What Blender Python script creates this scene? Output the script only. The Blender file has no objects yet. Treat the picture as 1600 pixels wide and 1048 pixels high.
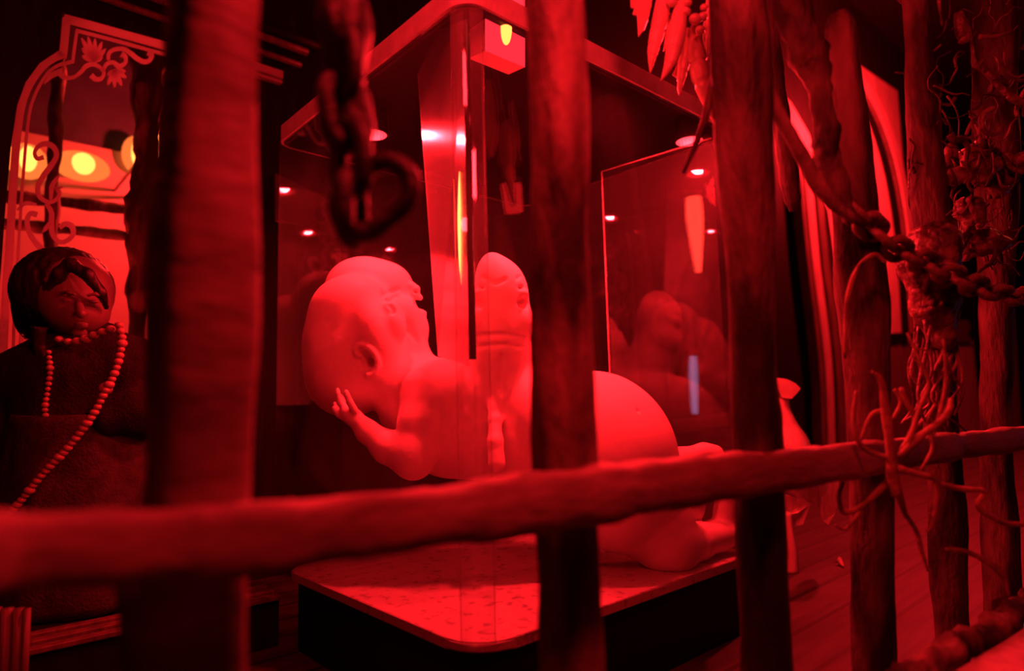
import bpy, bmesh, math, random
import numpy as np
from mathutils import Vector, Matrix, noise as mnoise
random.seed(7)
SC = bpy.context.scene
COL = SC.collection
# ------------------------------------------------------------------ camera frame
F = 1014.0
EYE = Vector((0, 0, 0.40))
dX = Vector((1139, -78, -1014)).normalized()
dY = Vector((-912, -130, -1014)); dY = (dY - dX * dY.dot(dX)).normalized()
dZ = dX.cross(dY)
RW = Matrix((dX, dY, dZ))                       # camera -> world
def ray(px, py): return RW @ Vector(((px - 800) / F, (524 - py) / F, -1))
def P(px, py, d): return EYE + ray(px, py) * d              # a point at depth d along the lens axis
def PY(px, py, Y): r = ray(px, py); return EYE + r * (Y / r.y)
def PZ(px, py, Z): r = ray(px, py); return EYE + r * ((Z - EYE.z) / r.z)
def C2W(q): return EYE + RW @ Vector((q[0], -q[1], -q[2]))   # (right, down, depth) metres

def displace(me, fn):
    n = len(me.vertices); co = np.empty(n * 3, np.float32); no = np.empty(n * 3, np.float32)
    me.vertices.foreach_get('co', co); me.vertices.foreach_get('normal', no)
    a = np.array([fn(Vector(co[i * 3:i * 3 + 3])) for i in range(n)], np.float32)
    co = co.reshape(-1, 3) + no.reshape(-1, 3) * a[:, None]
    me.vertices.foreach_set('co', co.ravel()); me.update()
# ------------------------------------------------------------------ scene bookkeeping
def thing(name, label, cat, loc=(0, 0, 0), group=None):
    o = bpy.data.objects.new(name, None); COL.objects.link(o); o.location = loc
    o.empty_display_size = .05
    o['label'] = label; o['category'] = cat
    if group: o['group'] = group
    return o
def tag(o, label, cat, group=None):
    o['label'] = label; o['category'] = cat
    if group: o['group'] = group
    return o
def link(name, me, m=None, parent=None, smooth=True):
    o = bpy.data.objects.new(name, me); COL.objects.link(o)
    if m is not None: me.materials.append(m)
    if parent is not None:
        o.parent = parent
        l = Vector((0, 0, 0)); q = parent
        while q is not None: l = l + q.location; q = q.parent
        me.transform(Matrix.Translation(-l))
    if smooth: me.polygons.foreach_set('use_smooth', [True] * len(me.polygons))
    return o
def pyd(verts, faces, name='m'):
    me = bpy.data.meshes.new(name); me.from_pydata([tuple(v) for v in verts], [], faces); me.update(); return me
def bmlink(name, bm, m, parent=None, smooth=False):
    bmesh.ops.recalc_face_normals(bm, faces=bm.faces)
    me = bpy.data.meshes.new(name); bm.to_mesh(me); bm.free()
    return link(name, me, m, parent, smooth)
def structure(o): o['kind'] = 'structure'; return o
def box_bm(bm, x0, x1, y0, y1, z0, z1):
    vs = [bm.verts.new((x, y, z)) for x in (x0, x1) for y in (y0, y1) for z in (z0, z1)]
    for f in ((0, 1, 3, 2), (4, 6, 7, 5), (0, 4, 5, 1), (2, 3, 7, 6), (0, 2, 6, 4), (1, 5, 7, 3)):
        bm.faces.new([vs[i] for i in f])
    return vs
def box(name, x0, x1, y0, y1, z0, z1, m, parent=None, bev=0):
    bm = bmesh.new(); box_bm(bm, x0, x1, y0, y1, z0, z1)
    if bev: bmesh.ops.bevel(bm, geom=bm.edges[:], offset=bev, segments=3, affect='EDGES', profile=.6)
    return bmlink(name, bm, m, parent, False)
def prism(name, pts, depthvec, m, parent=None):
    """closed outline of 3-D points pushed along depthvec"""
    bm = bmesh.new()
    a = [bm.verts.new(p) for p in pts]; b = [bm.verts.new(Vector(p) + depthvec) for p in pts]
    f1 = bm.faces.new(a); f2 = bm.faces.new(b[::-1])
    n = len(pts)
    for i in range(n): bm.faces.new([a[i], a[(i + 1) % n], b[(i + 1) % n], b[i]])
    bm.normal_update()
    bmesh.ops.triangulate(bm, faces=[f1, f2], ngon_method='EAR_CLIP')
    return bmlink(name, bm, m, parent)
def catmull(pts, sub):
    pts = [np.array(p, float) for p in pts]
    P0 = [2 * pts[0] - pts[1]] + pts + [2 * pts[-1] - pts[-2]]
    out = []
    for i in range(1, len(P0) - 2):
        a, b, c, d = P0[i - 1:i + 3]
        for j in range(sub):
            t = j / sub
            out.append(.5 * ((2 * b) + (-a + c) * t + (2 * a - 5 * b + 4 * c - d) * t * t + (-a + 3 * b - 3 * c + d) * t ** 3))
    out.append(pts[-1]); return out
def tube_mesh(pts, radii, seg=12, amp=0., scale=30., amp2=None, aspect=1., seed=0., ridge=0., square=0., up=None):
    """knobbly tube along world points; amp is the relative noise"""
    pts = [Vector(p) for p in pts]; n = len(pts)
    T = [(pts[min(i + 1, n - 1)] - pts[max(i - 1, 0)]).normalized() for i in range(n)]
    ref = up if up is not None else (Vector((0, 0, 1)) if abs(T[0].z) < .9 else Vector((1, 0, 0)))
    nrm = (ref - T[0] * ref.dot(T[0])).normalized()
    V = []; Fc = []
    off = Vector((seed * 3.1, seed * 1.7, seed * 2.3))
    for i in range(n):
        nrm = (nrm - T[i] * nrm.dot(T[i])).normalized(); bi = T[i].cross(nrm)
        r = radii[i] if hasattr(radii, '__len__') else radii
        for k in range(seg):
            a = 2 * math.pi * k / seg
            c, s = math.cos(a), math.sin(a)
            if square:
                q = max(abs(c), abs(s)); sc = (1 - square) + square / q
                sc = min(sc, 1.25)
            else: sc = 1
            dirv = nrm * c * aspect + bi * s
            p = pts[i] + dirv * r * sc
            if amp:
                q = p + off
                f = mnoise.fractal(Vector((q.x * scale, q.y * scale, q.z * scale * .35)), 1, 2, 4)
                f += ridge * mnoise.noise(Vector((a * 3.0 + seed, p.length * 4, seed)))
                p = pts[i] + dirv * r * sc * (1 + amp * f)
            V.append(p)
    for i in range(n - 1):
        for k in range(seg):
            a = i * seg + k; b = i * seg + (k + 1) % seg
            Fc.append((a, b, b + seg, a + seg))
    Fc.append(tuple(range(seg - 1, -1, -1))); Fc.append(tuple((n - 1) * seg + k for k in range(seg)))
    return pyd(V, Fc)
def tube(name, pts, radii, m, parent=None, sub=6, **kw):
    if sub > 1:
        if not hasattr(radii, '__len__'): radii = [radii] * len(pts)
        q = catmull([(*p, r) for p, r in zip(pts, radii)], sub)
        pts = [Vector(x[:3]) for x in q]; radii = [max(1e-4, x[3]) for x in q]
    return link(name, tube_mesh(pts, radii, **kw), m, parent)
def lathe(name, axis_pts, radii, m, parent=None, seg=20, sub=1, **kw):
    return tube(name, axis_pts, radii, m, parent, sub=sub, seg=seg, **kw)
def ball(name, c, r, m, parent=None, sx=1, sy=1, sz=1, u=16, v=10):
    bm = bmesh.new(); bmesh.ops.create_uvsphere(bm, u_segments=u, v_segments=v, radius=r)
    bmesh.ops.scale(bm, vec=(sx, sy, sz), verts=bm.verts); bmesh.ops.translate(bm, vec=c, verts=bm.verts)
    return bmlink(name, bm, m, parent, True)

# ------------------------------------------------------------------ materials
def new_mat(name):
    m = bpy.data.materials.new(name); m.use_nodes = True
    nt = m.node_tree; nt.nodes.clear()
    out = nt.nodes.new('ShaderNodeOutputMaterial')
    return m, nt, out
def mat(name, col, rough=.6, col2=None, nscale=20., bump=0., bscale=None, stretch=(1, 1, 1), sss=0., metal=0., spec=.5, lo=.35, hi=.65, detail=5):
    m, nt, out = new_mat(name)
    b = nt.nodes.new('ShaderNodeBsdfPrincipled')
    b.inputs['Roughness'].default_value = rough; b.inputs['Metallic'].default_value = metal
    b.inputs['Specular IOR Level'].default_value = spec
    b.inputs['Base Color'].default_value = (*col, 1)
    if sss:
        b.inputs['Subsurface Weight'].default_value = sss
        b.inputs['Subsurface Radius'].default_value = (1, .5, .4); b.inputs['Subsurface Scale'].default_value = .012
    tc = nt.nodes.new('ShaderNodeTexCoord'); mp = nt.nodes.new('ShaderNodeMapping')
    mp.inputs['Scale'].default_value = stretch
    nt.links.new(tc.outputs['Object'], mp.inputs['Vector'])
    if col2 is not None:
        n = nt.nodes.new('ShaderNodeTexNoise'); n.inputs['Scale'].default_value = nscale; n.inputs['Detail'].default_value = detail
        nt.links.new(mp.outputs[0], n.inputs['Vector'])
        r = nt.nodes.new('ShaderNodeValToRGB')
        r.color_ramp.elements[0].position = lo; r.color_ramp.elements[1].position = hi
        r.color_ramp.elements[0].color = (*col, 1); r.color_ramp.elements[1].color = (*col2, 1)
        nt.links.new(n.outputs['Fac'], r.inputs[0]); nt.links.new(r.outputs[0], b.inputs['Base Color'])
    if bump:
        n2 = nt.nodes.new('ShaderNodeTexNoise'); n2.inputs['Scale'].default_value = bscale or nscale * 3; n2.inputs['Detail'].default_value = 6
        nt.links.new(mp.outputs[0], n2.inputs['Vector'])
        bp = nt.nodes.new('ShaderNodeBump'); bp.inputs['Strength'].default_value = bump; bp.inputs['Distance'].default_value = .004
        nt.links.new(n2.outputs['Fac'], bp.inputs['Height']); nt.links.new(bp.outputs[0], b.inputs['Normal'])
    nt.links.new(b.outputs[0], out.inputs[0])
    return m
def glass(name, dust=.04, gloss=1.0, rough=.015, tint=(.96, .94, .94), dscale=6., streak=(1, 1, 1), ior=1.49):
    """thin clear sheet: see-through, fresnel reflection, a film of dust"""
    m, nt, out = new_mat(name)
    tr = nt.nodes.new('ShaderNodeBsdfTransparent'); tr.inputs[0].default_value = (*tint, 1)
    gl = nt.nodes.new('ShaderNodeBsdfGlossy'); gl.inputs['Roughness'].default_value = rough
    df = nt.nodes.new('ShaderNodeBsdfDiffuse'); df.inputs[0].default_value = (.85, .8, .78, 1)
    fr = nt.nodes.new('ShaderNodeFresnel'); ge = nt.nodes.new('ShaderNodeNewGeometry'); io = nt.nodes.new('ShaderNodeMapRange')
    io.inputs['To Min'].default_value = ior; io.inputs['To Max'].default_value = 1 / ior      # thin sheet: same reflection on either side
    nt.links.new(ge.outputs['Backfacing'], io.inputs['Value']); nt.links.new(io.outputs[0], fr.inputs['IOR'])
    mu = nt.nodes.new('ShaderNodeMath'); mu.operation = 'MULTIPLY'; mu.inputs[1].default_value = gloss
    nt.links.new(fr.outputs[0], mu.inputs[0])
    tc = nt.nodes.new('ShaderNodeTexCoord'); mp = nt.nodes.new('ShaderNodeMapping'); mp.inputs['Scale'].default_value = streak
    n = nt.nodes.new('ShaderNodeTexNoise'); n.inputs['Scale'].default_value = dscale; n.inputs['Detail'].default_value = 4
    nt.links.new(tc.outputs['Object'], mp.inputs[0]); nt.links.new(mp.outputs[0], n.inputs['Vector'])
    mr = nt.nodes.new('ShaderNodeMapRange'); mr.inputs['From Min'].default_value = .3; mr.inputs['From Max'].default_value = .7
    mr.inputs['To Min'].default_value = dust * .35; mr.inputs['To Max'].default_value = dust * 1.65
    nt.links.new(n.outputs['Fac'], mr.inputs['Value'])
    # fine specks
    v = nt.nodes.new('ShaderNodeTexVoronoi'); v.inputs['Scale'].default_value = 55
    nt.links.new(tc.outputs['Object'], v.inputs['Vector'])
    lt = nt.nodes.new('ShaderNodeMath'); lt.operation = 'LESS_THAN'; lt.inputs[1].default_value = .05
    nt.links.new(v.outputs['Distance'], lt.inputs[0])
    ml = nt.nodes.new('ShaderNodeMath'); ml.operation = 'MULTIPLY_ADD'; ml.inputs[1].default_value = .12 if dust else 0
    nt.links.new(lt.outputs[0], ml.inputs[0]); nt.links.new(mr.outputs[0], ml.inputs[2])
    m1 = nt.nodes.new('ShaderNodeMixShader'); m2 = nt.nodes.new('ShaderNodeMixShader')
    nt.links.new(ml.outputs[0], m1.inputs[0]); nt.links.new(tr.outputs[0], m1.inputs[1]); nt.links.new(df.outputs[0], m1.inputs[2])
    nt.links.new(mu.outputs[0], m2.inputs[0]); nt.links.new(m1.outputs[0], m2.inputs[1]); nt.links.new(gl.outputs[0], m2.inputs[2])
    nt.links.new(m2.outputs[0], out.inputs[0])
    return m
def emit(name, col, s):
    m, nt, out = new_mat(name); e = nt.nodes.new('ShaderNodeEmission')
    e.inputs[0].default_value = (*col, 1); e.inputs[1].default_value = s
    nt.links.new(e.outputs[0], out.inputs[0]); return m
def frosted(name, col, trans=.5):
    m, nt, out = new_mat(name)
    d = nt.nodes.new('ShaderNodeBsdfDiffuse'); t = nt.nodes.new('ShaderNodeBsdfTranslucent'); mx = nt.nodes.new('ShaderNodeMixShader')
    d.inputs[0].default_value = (*col, 1); t.inputs[0].default_value = (*col, 1); mx.inputs[0].default_value = trans
    nt.links.new(d.outputs[0], mx.inputs[1]); nt.links.new(t.outputs[0], mx.inputs[2]); nt.links.new(mx.outputs[0], out.inputs[0])
    return m
RED = (1, .012, .018)
M = {}
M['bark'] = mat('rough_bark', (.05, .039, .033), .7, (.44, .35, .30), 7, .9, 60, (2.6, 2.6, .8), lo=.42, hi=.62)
M['barkshade'] = mat('shaded_bark', (.018, .014, .012), .7, (.20, .155, .13), 8, .9, 60, (2.6, 2.6, .8), lo=.42, hi=.68)  # copy of the bark with the right-hand posts' shade put into its colour
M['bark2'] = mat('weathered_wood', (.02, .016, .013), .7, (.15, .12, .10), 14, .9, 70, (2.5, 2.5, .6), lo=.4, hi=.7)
M['rail'] = mat('worn_rail_wood', (.14, .11, .09), .6, (.42, .34, .29), 9, .7, 50, (.6, 1.6, 1.6), lo=.3, hi=.75)
M['root'] = mat('dry_root', (.16, .12, .07), .7, (.40, .30, .18), 40, .7, 120)
M['vine'] = mat('dry_vine', (.05, .038, .034), .32, (.42, .33, .28), 26, .9, 130, lo=.42, hi=.75)
M['chain'] = mat('blackened_chain', (.006, .005, .005), .5, (.028, .023, .02), 40, .6, 160)
M['rust'] = mat('rusty_chain', (.05, .035, .03), .55, (.3, .22, .18), 50, .8, 160)
M['wax'] = mat('pale_wax', (.80, .72, .68), .55, (.86, .79, .75), 14, .12, 160, sss=.12, spec=.35)
M['slab'] = mat('speckled_stone', (.22, .195, .18), .4, (.44, .40, .38), 75, .1, 160, (1, 1, 1), lo=.33, hi=.43)
M['black'] = mat('black_lacquer', (.004, .004, .004), .5, spec=.15)
M['darkwood'] = mat('dark_stained_wood', (.006, .005, .004), .6, (.012, .009, .008), 12, .2, 60, (4, 4, .5), spec=.15)
M['panelwood'] = mat('carved_oak', (.46, .38, .32), .5, (.66, .56, .49), 14, .3, 60, (5, 5, .5))
M['midwood'] = mat('brown_wood', (.09, .07, .055), .5, (.19, .15, .12), 12, .3, 60, (5, 5, .5))
M['rim'] = mat('pale_acrylic_rim', (.62, .56, .56), .12, (.75, .68, .68), 40, .15, 200)
M['paint'] = mat('pale_wall_paint', (.5, .45, .43), .7, (.6, .55, .52), 6)
M['navy'] = mat('dark_blue_plaster', (.05, .05, .09), .8, (.08, .08, .14), 8)
M['pod'] = mat('polished_pod', (.55, .44, .36), .28, (.75, .62, .52), 30, .2, 120)
M['hair'] = mat('black_hair', (.012, .01, .01), .45, (.03, .025, .025), 80, .6, 120, (1, 1, .2))
M['face'] = mat('painted_face', (.15, .115, .1), .5, (.19, .145, .12), 20, .1, 90)
M['cloth'] = mat('dark_wool', (.005, .004, .004), .95, (.014, .012, .011), 60, .8, 240)
M['skirt'] = mat('woven_skirt', (.03, .022, .02), .9, (.055, .04, .035), 60, .6, 240)
M['bead'] = mat('wooden_bead', (.35, .25, .2), .35, (.5, .38, .3), 60)
M['etch'] = frosted('etched_frost', (.88, .84, .86), .6)
M['pane'] = glass('case_glass', .016, 1.0, .012)
M['sheet'] = glass('inner_acrylic', .006, 1.0, .02)
M['fin'] = glass('hazy_reflection', .30, 1.6, .22, dscale=4., streak=(1, 1, .3))  # diffuse haze stands for the other pane's reflection
M['backpane'] = glass('back_glass', .006, .8, .015)
M['edge'] = glass('cut_glass_edge', .10, 2.0, .05)
M['wglass'] = glass('window_glass', .010, .12, .02)
M['rod'] = glass('clear_rod', .25, 2.0, .05)
M['metal'] = mat('lamp_metal', (.3, .28, .27), .35, metal=.9)

# ------------------------------------------------------------------ implicit-surface modeller
class Field:
    """smooth union / carving of rounded cones and ellipsoids, in (right, down, depth) metres; input in pixels and depth"""
    def __init__(s, px0, px1, py0, py1, d0, d1, h):
        lo = [min((a - 800) / F * d for a in (px0,) for d in (d0, d1)), min((py0 - 524) / F * d for d in (d0, d1)), d0]
        hi = [max((px1 - 800) / F * d for d in (d0, d1)), max((py1 - 524) / F * d for d in (d0, d1)), d1]
        s.lo = np.array(lo); s.h = h
        s.n = [int((b - a) / h) + 2 for a, b in zip(lo, hi)]
        s.ax = [s.lo[i] + h * np.arange(s.n[i]) for i in range(3)]
        s.f = np.full(s.n, .05, np.float32)
    @staticmethod
    def q(p): return np.array([(p[0] - 800) / F * p[2], (p[1] - 524) / F * p[2], p[2]])
    def sub(s, lo, hi):
        sl = []
        for i in range(3):
            a = max(0, int((lo[i] - s.lo[i]) / s.h)); b = min(s.n[i], int((hi[i] - s.lo[i]) / s.h) + 2)
            if b <= a: return None
            sl.append(slice(a, b))
        return tuple(sl)
    def grid(s, sl):
        return (s.ax[0][sl[0]][:, None, None], s.ax[1][sl[1]][None, :, None], s.ax[2][sl[2]][None, None, :])
    def mix(s, sl, d, k, carve):
        a = s.f[sl]; d = d.astype(np.float32)
        if carve:
            d = -d; hh = np.clip(.5 - .5 * (a - d) / k, 0, 1)
            s.f[sl] = a * (1 - hh) + d * hh + k * hh * (1 - hh)
        else:
            hh = np.clip(.5 + .5 * (a - d) / k, 0, 1)
            s.f[sl] = a * (1 - hh) + d * hh - k * hh * (1 - hh)
    def cone(s, a, b, k=.008, carve=False, flat=1.):
        """a, b = (px, py, depth, radius px)"""
        A, B = s.q(a), s.q(b); ra, rb = a[3] * a[2] / F, b[3] * b[2] / F
        m = max(ra, rb) + .05
        sl = s.sub(np.minimum(A, B) - m, np.maximum(A, B) + m)
        if sl is None: return
        X, Y, Z = s.grid(sl); v = B - A; L = max(1e-9, v @ v)
        t = np.clip(((X - A[0]) * v[0] + (Y - A[1]) * v[1] + (Z - A[2]) * v[2]) / L, 0, 1)
        d = np.sqrt((X - A[0] - t * v[0]) ** 2 + (Y - A[1] - t * v[1]) ** 2 + ((Z - A[2] - t * v[2]) / flat) ** 2) - (ra + (rb - ra) * t)
        s.mix(sl, d, k, carve)
    def chain(s, pts, **kw):
        for a, b in zip(pts, pts[1:]): s.cone(a, b, **kw)
    def ell(s, c, rx, ry, rz, rot=0., yaw=0., k=.01, carve=False):
        """rx, ry in pixels, rz in metres; rot turns it in the view plane (degrees clockwise), yaw about the vertical"""
        A = s.q(c); R = np.array([rx * c[2] / F, ry * c[2] / F, rz]); m = R.max() + .05
        sl = s.sub(A - m, A + m)
        if sl is None: return
        X, Y, Z = s.grid(sl); X = X - A[0]; Y = Y - A[1]; Z = Z - A[2]
        cr, sr = math.cos(math.radians(rot)), math.sin(math.radians(rot))
        x = X * cr + Y * sr; y = -X * sr + Y * cr
        cy, sy = math.cos(math.radians(yaw)), math.sin(math.radians(yaw))
        x, z = x * cy + Z * sy, -x * sy + Z * cy
        k0 = np.sqrt((x / R[0]) ** 2 + (y / R[1]) ** 2 + (z / R[2]) ** 2)
        k1 = np.sqrt((x / R[0] ** 2) ** 2 + (y / R[1] ** 2) ** 2 + (z / R[2] ** 2) ** 2) + 1e-9
        s.mix(sl, k0 * (k0 - 1) / k1, k, carve)
    def surf(s, px, py):
        """depth of the modelled surface seen at a pixel"""
        for k, d in enumerate(s.ax[2]):
            i = int(round(((px - 800) / F * d - s.lo[0]) / s.h)); j = int(round(((py - 524) / F * d - s.lo[1]) / s.h))
            if 0 <= i < s.n[0] and 0 <= j < s.n[1] and s.f[i, j, k] < 0: return float(d)
        return None
    def groove(s, pts, r, k=.003, carve=True, lift=.0, flat=1.):
        q = []
        for p in catmull([(a, b) for a, b in pts], 5):
            d = s.surf(p[0], p[1])
            if d is not None: q.append((p[0], p[1], d - lift, r))
        for a, b in zip(q, q[1:]): s.cone(a, b, k=k, carve=carve, flat=flat)
    def mesh(s, name='m', smooth=2):
        f = s.f; nx, ny, nz = f.shape; inside = f < 0
        c = np.zeros((nx - 1, ny - 1, nz - 1), np.int8)
        for i in (0, 1):
            for j in (0, 1):
                for k in (0, 1): c += inside[i:nx - 1 + i, j:ny - 1 + j, k:nz - 1 + k]
        act = (c > 0) & (c < 8); idx = np.argwhere(act)
        num = np.full(act.shape, -1, np.int64); num[act] = np.arange(len(idx))
        I, J, K = idx.T
        acc = np.zeros((len(idx), 3)); cnt = np.zeros(len(idx))
        cor = [(i, j, k) for i in (0, 1) for j in (0, 1) for k in (0, 1)]
        for a in cor:
            for ax in range(3):
                if a[ax]: continue
                b = list(a); b[ax] = 1
                fa = f[I + a[0], J + a[1], K + a[2]]; fb = f[I + b[0], J + b[1], K + b[2]]
                w = (fa < 0) != (fb < 0); t = np.where(w, fa / np.where(w, fa - fb, 1), 0)
                p = np.repeat(np.array([a], float), len(idx), 0); p[:, ax] += t
                acc[w] += p[w]; cnt[w] += 1
        V = s.lo + s.h * (idx + acc / cnt[:, None])
        quads = []
        for ax in range(3):
            u, v = [(1, 2), (2, 0), (0, 1)][ax]
            sa = [slice(1, -1)] * 3; sb = [slice(1, -1)] * 3
            sa[ax] = slice(0, -1); sb[ax] = slice(1, None)
            A_, B_ = inside[tuple(sa)], inside[tuple(sb)]
            e = np.argwhere(A_ != B_)
            if not len(e): continue
            flip = A_[tuple(e.T)]
            o = e.copy()
            for q in range(3):
                if q != ax: o[:, q] += 1
            def n(du, dv):
                r = o.copy(); r[:, u] -= du; r[:, v] -= dv; return num[tuple(r.T)]
            Q = np.stack([n(1, 1), n(0, 1), n(0, 0), n(1, 0)], 1)
            Q[~flip] = Q[~flip][:, ::-1]; quads.append(Q)
        Q = np.concatenate(quads); Q = Q[(Q >= 0).all(1)]
        E = np.concatenate([Q[:, [0, 1]], Q[:, [1, 2]], Q[:, [2, 3]], Q[:, [3, 0]]])
        for _ in range(smooth):
            S = np.zeros_like(V); N = np.zeros(len(V))
            for c_ in range(3):
                S[:, c_] = np.bincount(E[:, 0], V[E[:, 1], c_], len(V)) + np.bincount(E[:, 1], V[E[:, 0], c_], len(V))
            N = np.bincount(E[:, 0], minlength=len(V)) + np.bincount(E[:, 1], minlength=len(V))
            V = V * .5 + .5 * S / np.maximum(N, 1)[:, None]
        W = np.array(RW); W = (W @ (V * np.array([1, -1, -1])).T).T + np.array(EYE)
        me = bpy.data.meshes.new(name)
        me.vertices.add(len(W)); me.vertices.foreach_set('co', W.ravel())
        me.loops.add(Q.size); me.loops.foreach_set('vertex_index', Q.ravel())
        me.polygons.add(len(Q)); me.polygons.foreach_set('loop_start', np.arange(0, Q.size, 4))
        me.polygons.foreach_set('loop_total', np.full(len(Q), 4)); me.update(calc_edges=True); me.validate()
        bm = bmesh.new(); bm.from_mesh(me); bmesh.ops.recalc_face_normals(bm, faces=bm.faces); bm.to_mesh(me); bm.free()
        return me

# ================================================================== THE ROOM
YW = 1.60                                             # the panelled wall behind the exhibits
def planks_mat():
    m, nt, out = new_mat('plank_floor')
    b = nt.nodes.new('ShaderNodeBsdfPrincipled'); b.inputs['Roughness'].default_value = .55
    tc = nt.nodes.new('ShaderNodeTexCoord'); sp = nt.nodes.new('ShaderNodeSeparateXYZ'); nt.links.new(tc.outputs['Object'], sp.inputs[0])
    dv = nt.nodes.new('ShaderNodeMath'); dv.operation = 'DIVIDE'; dv.inputs[1].default_value = .09; nt.links.new(sp.outputs['Y'], dv.inputs[0])
    fr = nt.nodes.new('ShaderNodeMath'); fr.operation = 'FRACT'; nt.links.new(dv.outputs[0], fr.inputs[0])
    gp = nt.nodes.new('ShaderNodeMath'); gp.operation = 'GREATER_THAN'; gp.inputs[1].default_value = .1; nt.links.new(fr.outputs[0], gp.inputs[0])
    mp = nt.nodes.new('ShaderNodeMapping'); mp.inputs['Scale'].default_value = (1, 9, 1); nt.links.new(tc.outputs['Object'], mp.inputs[0])
    n = nt.nodes.new('ShaderNodeTexNoise'); n.inputs['Scale'].default_value = 6; n.inputs['Detail'].default_value = 6; nt.links.new(mp.outputs[0], n.inputs['Vector'])
    r = nt.nodes.new('ShaderNodeValToRGB'); r.color_ramp.elements[0].color = (.025, .02, .017, 1); r.color_ramp.elements[1].color = (.075, .06, .05, 1)
    r.color_ramp.elements[0].position = .3; r.color_ramp.elements[1].position = .7
    nt.links.new(n.outputs['Fac'], r.inputs[0])
    mx = nt.nodes.new('ShaderNodeMix'); mx.data_type = 'RGBA'; mx.inputs[6].default_value = (.01, .008, .007, 1)
    nt.links.new(gp.outputs[0], mx.inputs[0]); nt.links.new(r.outputs[0], mx.inputs[7]); nt.links.new(mx.outputs[2], b.inputs['Base Color'])
    bp = nt.nodes.new('ShaderNodeBump'); bp.inputs['Strength'].default_value = .8; bp.inputs['Distance'].default_value = .006
    nt.links.new(gp.outputs[0], bp.inputs['Height']); nt.links.new(bp.outputs[0], b.inputs['Normal'])
    nt.links.new(b.outputs[0], out.inputs[0]); return m
structure(box('floor', -2.0, 13, -2.0, 3.6, -.06, 0, planks_mat()))
structure(box('ceiling', -2.0, 13, -2.0, 3.6, 3.2, 3.26, M['darkwood']))
structure(box('wall_left', -2.06, -2.0, -2.0, 3.6, 0, 3.2, M['darkwood']))
structure(box('wall_right', 13, 13.06, -2.0, 3.6, 0, 3.2, M['darkwood']))
structure(box('wall_front', -2.06, 13, -2.06, -2.0, 0, 3.2, M['darkwood']))
# the wall with the glazed opening: left part follows the ogee outline of the glass
ogee_px = [(-12, 620), (-2, 470), (8, 330), (17, 230), (27, 164), (40, 128), (62, 98), (89, 80), (93, 55), (97, 19), (280, 69)]
og = [PY(x, y, YW) for x, y in ogee_px]
xr = PY(266, 300, YW).x; zbot = PY(100, 640, YW).z
og[0].z = zbot
top_at = og[-1]; og[-1] = Vector((xr, YW, PY(268, 66, YW).z))
wl = [Vector((-2.0, YW, 0)), Vector((og[0].x, YW, 0))] + og + [Vector((xr, YW, 3.2)), Vector((-2.0, YW, 3.2))]
structure(prism('wall_back', wl, Vector((0, .05, 0)), M['darkwood']))
structure(box('wall_rear', xr, 13, YW, YW + .05, 0, 3.2, M['darkwood']))
structure(box('wall_sill', og[0].x, xr, YW, YW + .05, 0, zbot, M['darkwood']))
# room built behind the glass in place of its mirror reflection
YR = 2.75
structure(box('wall_inner', -2.0, 13, YR, YR + .05, 0, 3.2, M['navy']))

# ------------------------------------------------------------------ etched glass panel
gp = thing('etched_glass_panel', 'glass panel etched with a double border and leafy scrolls, behind the beaded mannequin at left', 'glass panel', (og[4].x, YW, zbot))
prism('pane', [v + Vector((0, .012, 0)) for v in og] + [Vector((xr, YW + .012, zbot))], Vector((0, .006, 0)), M['wglass'], gp)
YE = YW + .006
def stroke_mesh(pts, widths, sub=8, thick=.003, Y=YE):
    q = catmull([(*p, w) for p, w in zip(pts, widths)], sub)
    V = []; Fc = []
    n = len(q)
    for i in range(n):
        a = q[min(i + 1, n - 1)][:2] - q[max(i - 1, 0)][:2]; a = a / (np.linalg.norm(a) + 1e-9)
        nn = np.array([-a[1], a[0]]) * q[i][2] / 2
        for s in (1, -1):
            p = PY(q[i][0] + s * nn[0], q[i][1] + s * nn[1], Y); V.append(p); V.append(p - Vector((0, thick, 0)))
    for i in range(n - 1):
        b = i * 4; Fc += [(b, b + 2, b + 6, b + 4), (b + 1, b + 5, b + 7, b + 3), (b, b + 4, b + 5, b + 1), (b + 2, b + 3, b + 7, b + 6)]
    e = (n - 1) * 4; Fc += [(0, 1, 3, 2), (e, e + 2, e + 3, e + 1)]
    return pyd(V, Fc)
def stroke(name, pts, widths, parent, m=M['etch'], **kw):
    if not hasattr(widths, '__len__'): widths = [widths] * len(pts)
    return link(name, stroke_mesh(pts, widths, **kw), m, parent, False)
def sharp(a): return a
# borders: broad outer band and thin inner line, as straight/curved runs
stroke('etched_border', [(2, 640), (8, 480), (14, 400), (20, 300), (29, 190), (42, 140), (64, 106), (82, 92), (94, 86), (96, 84)], [13] * 10, gp)
stroke('etched_border', [(97, 91), (99, 80), (102, 50), (104, 28)], 13, gp, sub=4)
stroke('etched_border', [(99, 29), (160, 45), (230, 64), (285, 80)], 13, gp, sub=4)
stroke('etched_line', [(18, 640), (22, 500), (28, 400), (35, 290), (44, 190), (54, 150), (72, 118), (90, 103), (112, 97)], 5, gp)
stroke('etched_line', [(113, 99), (116, 76), (120, 48)], 5, gp, sub=4)
stroke('etched_line', [(118, 48), (180, 64), (285, 93)], 5, gp, sub=4)
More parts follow.
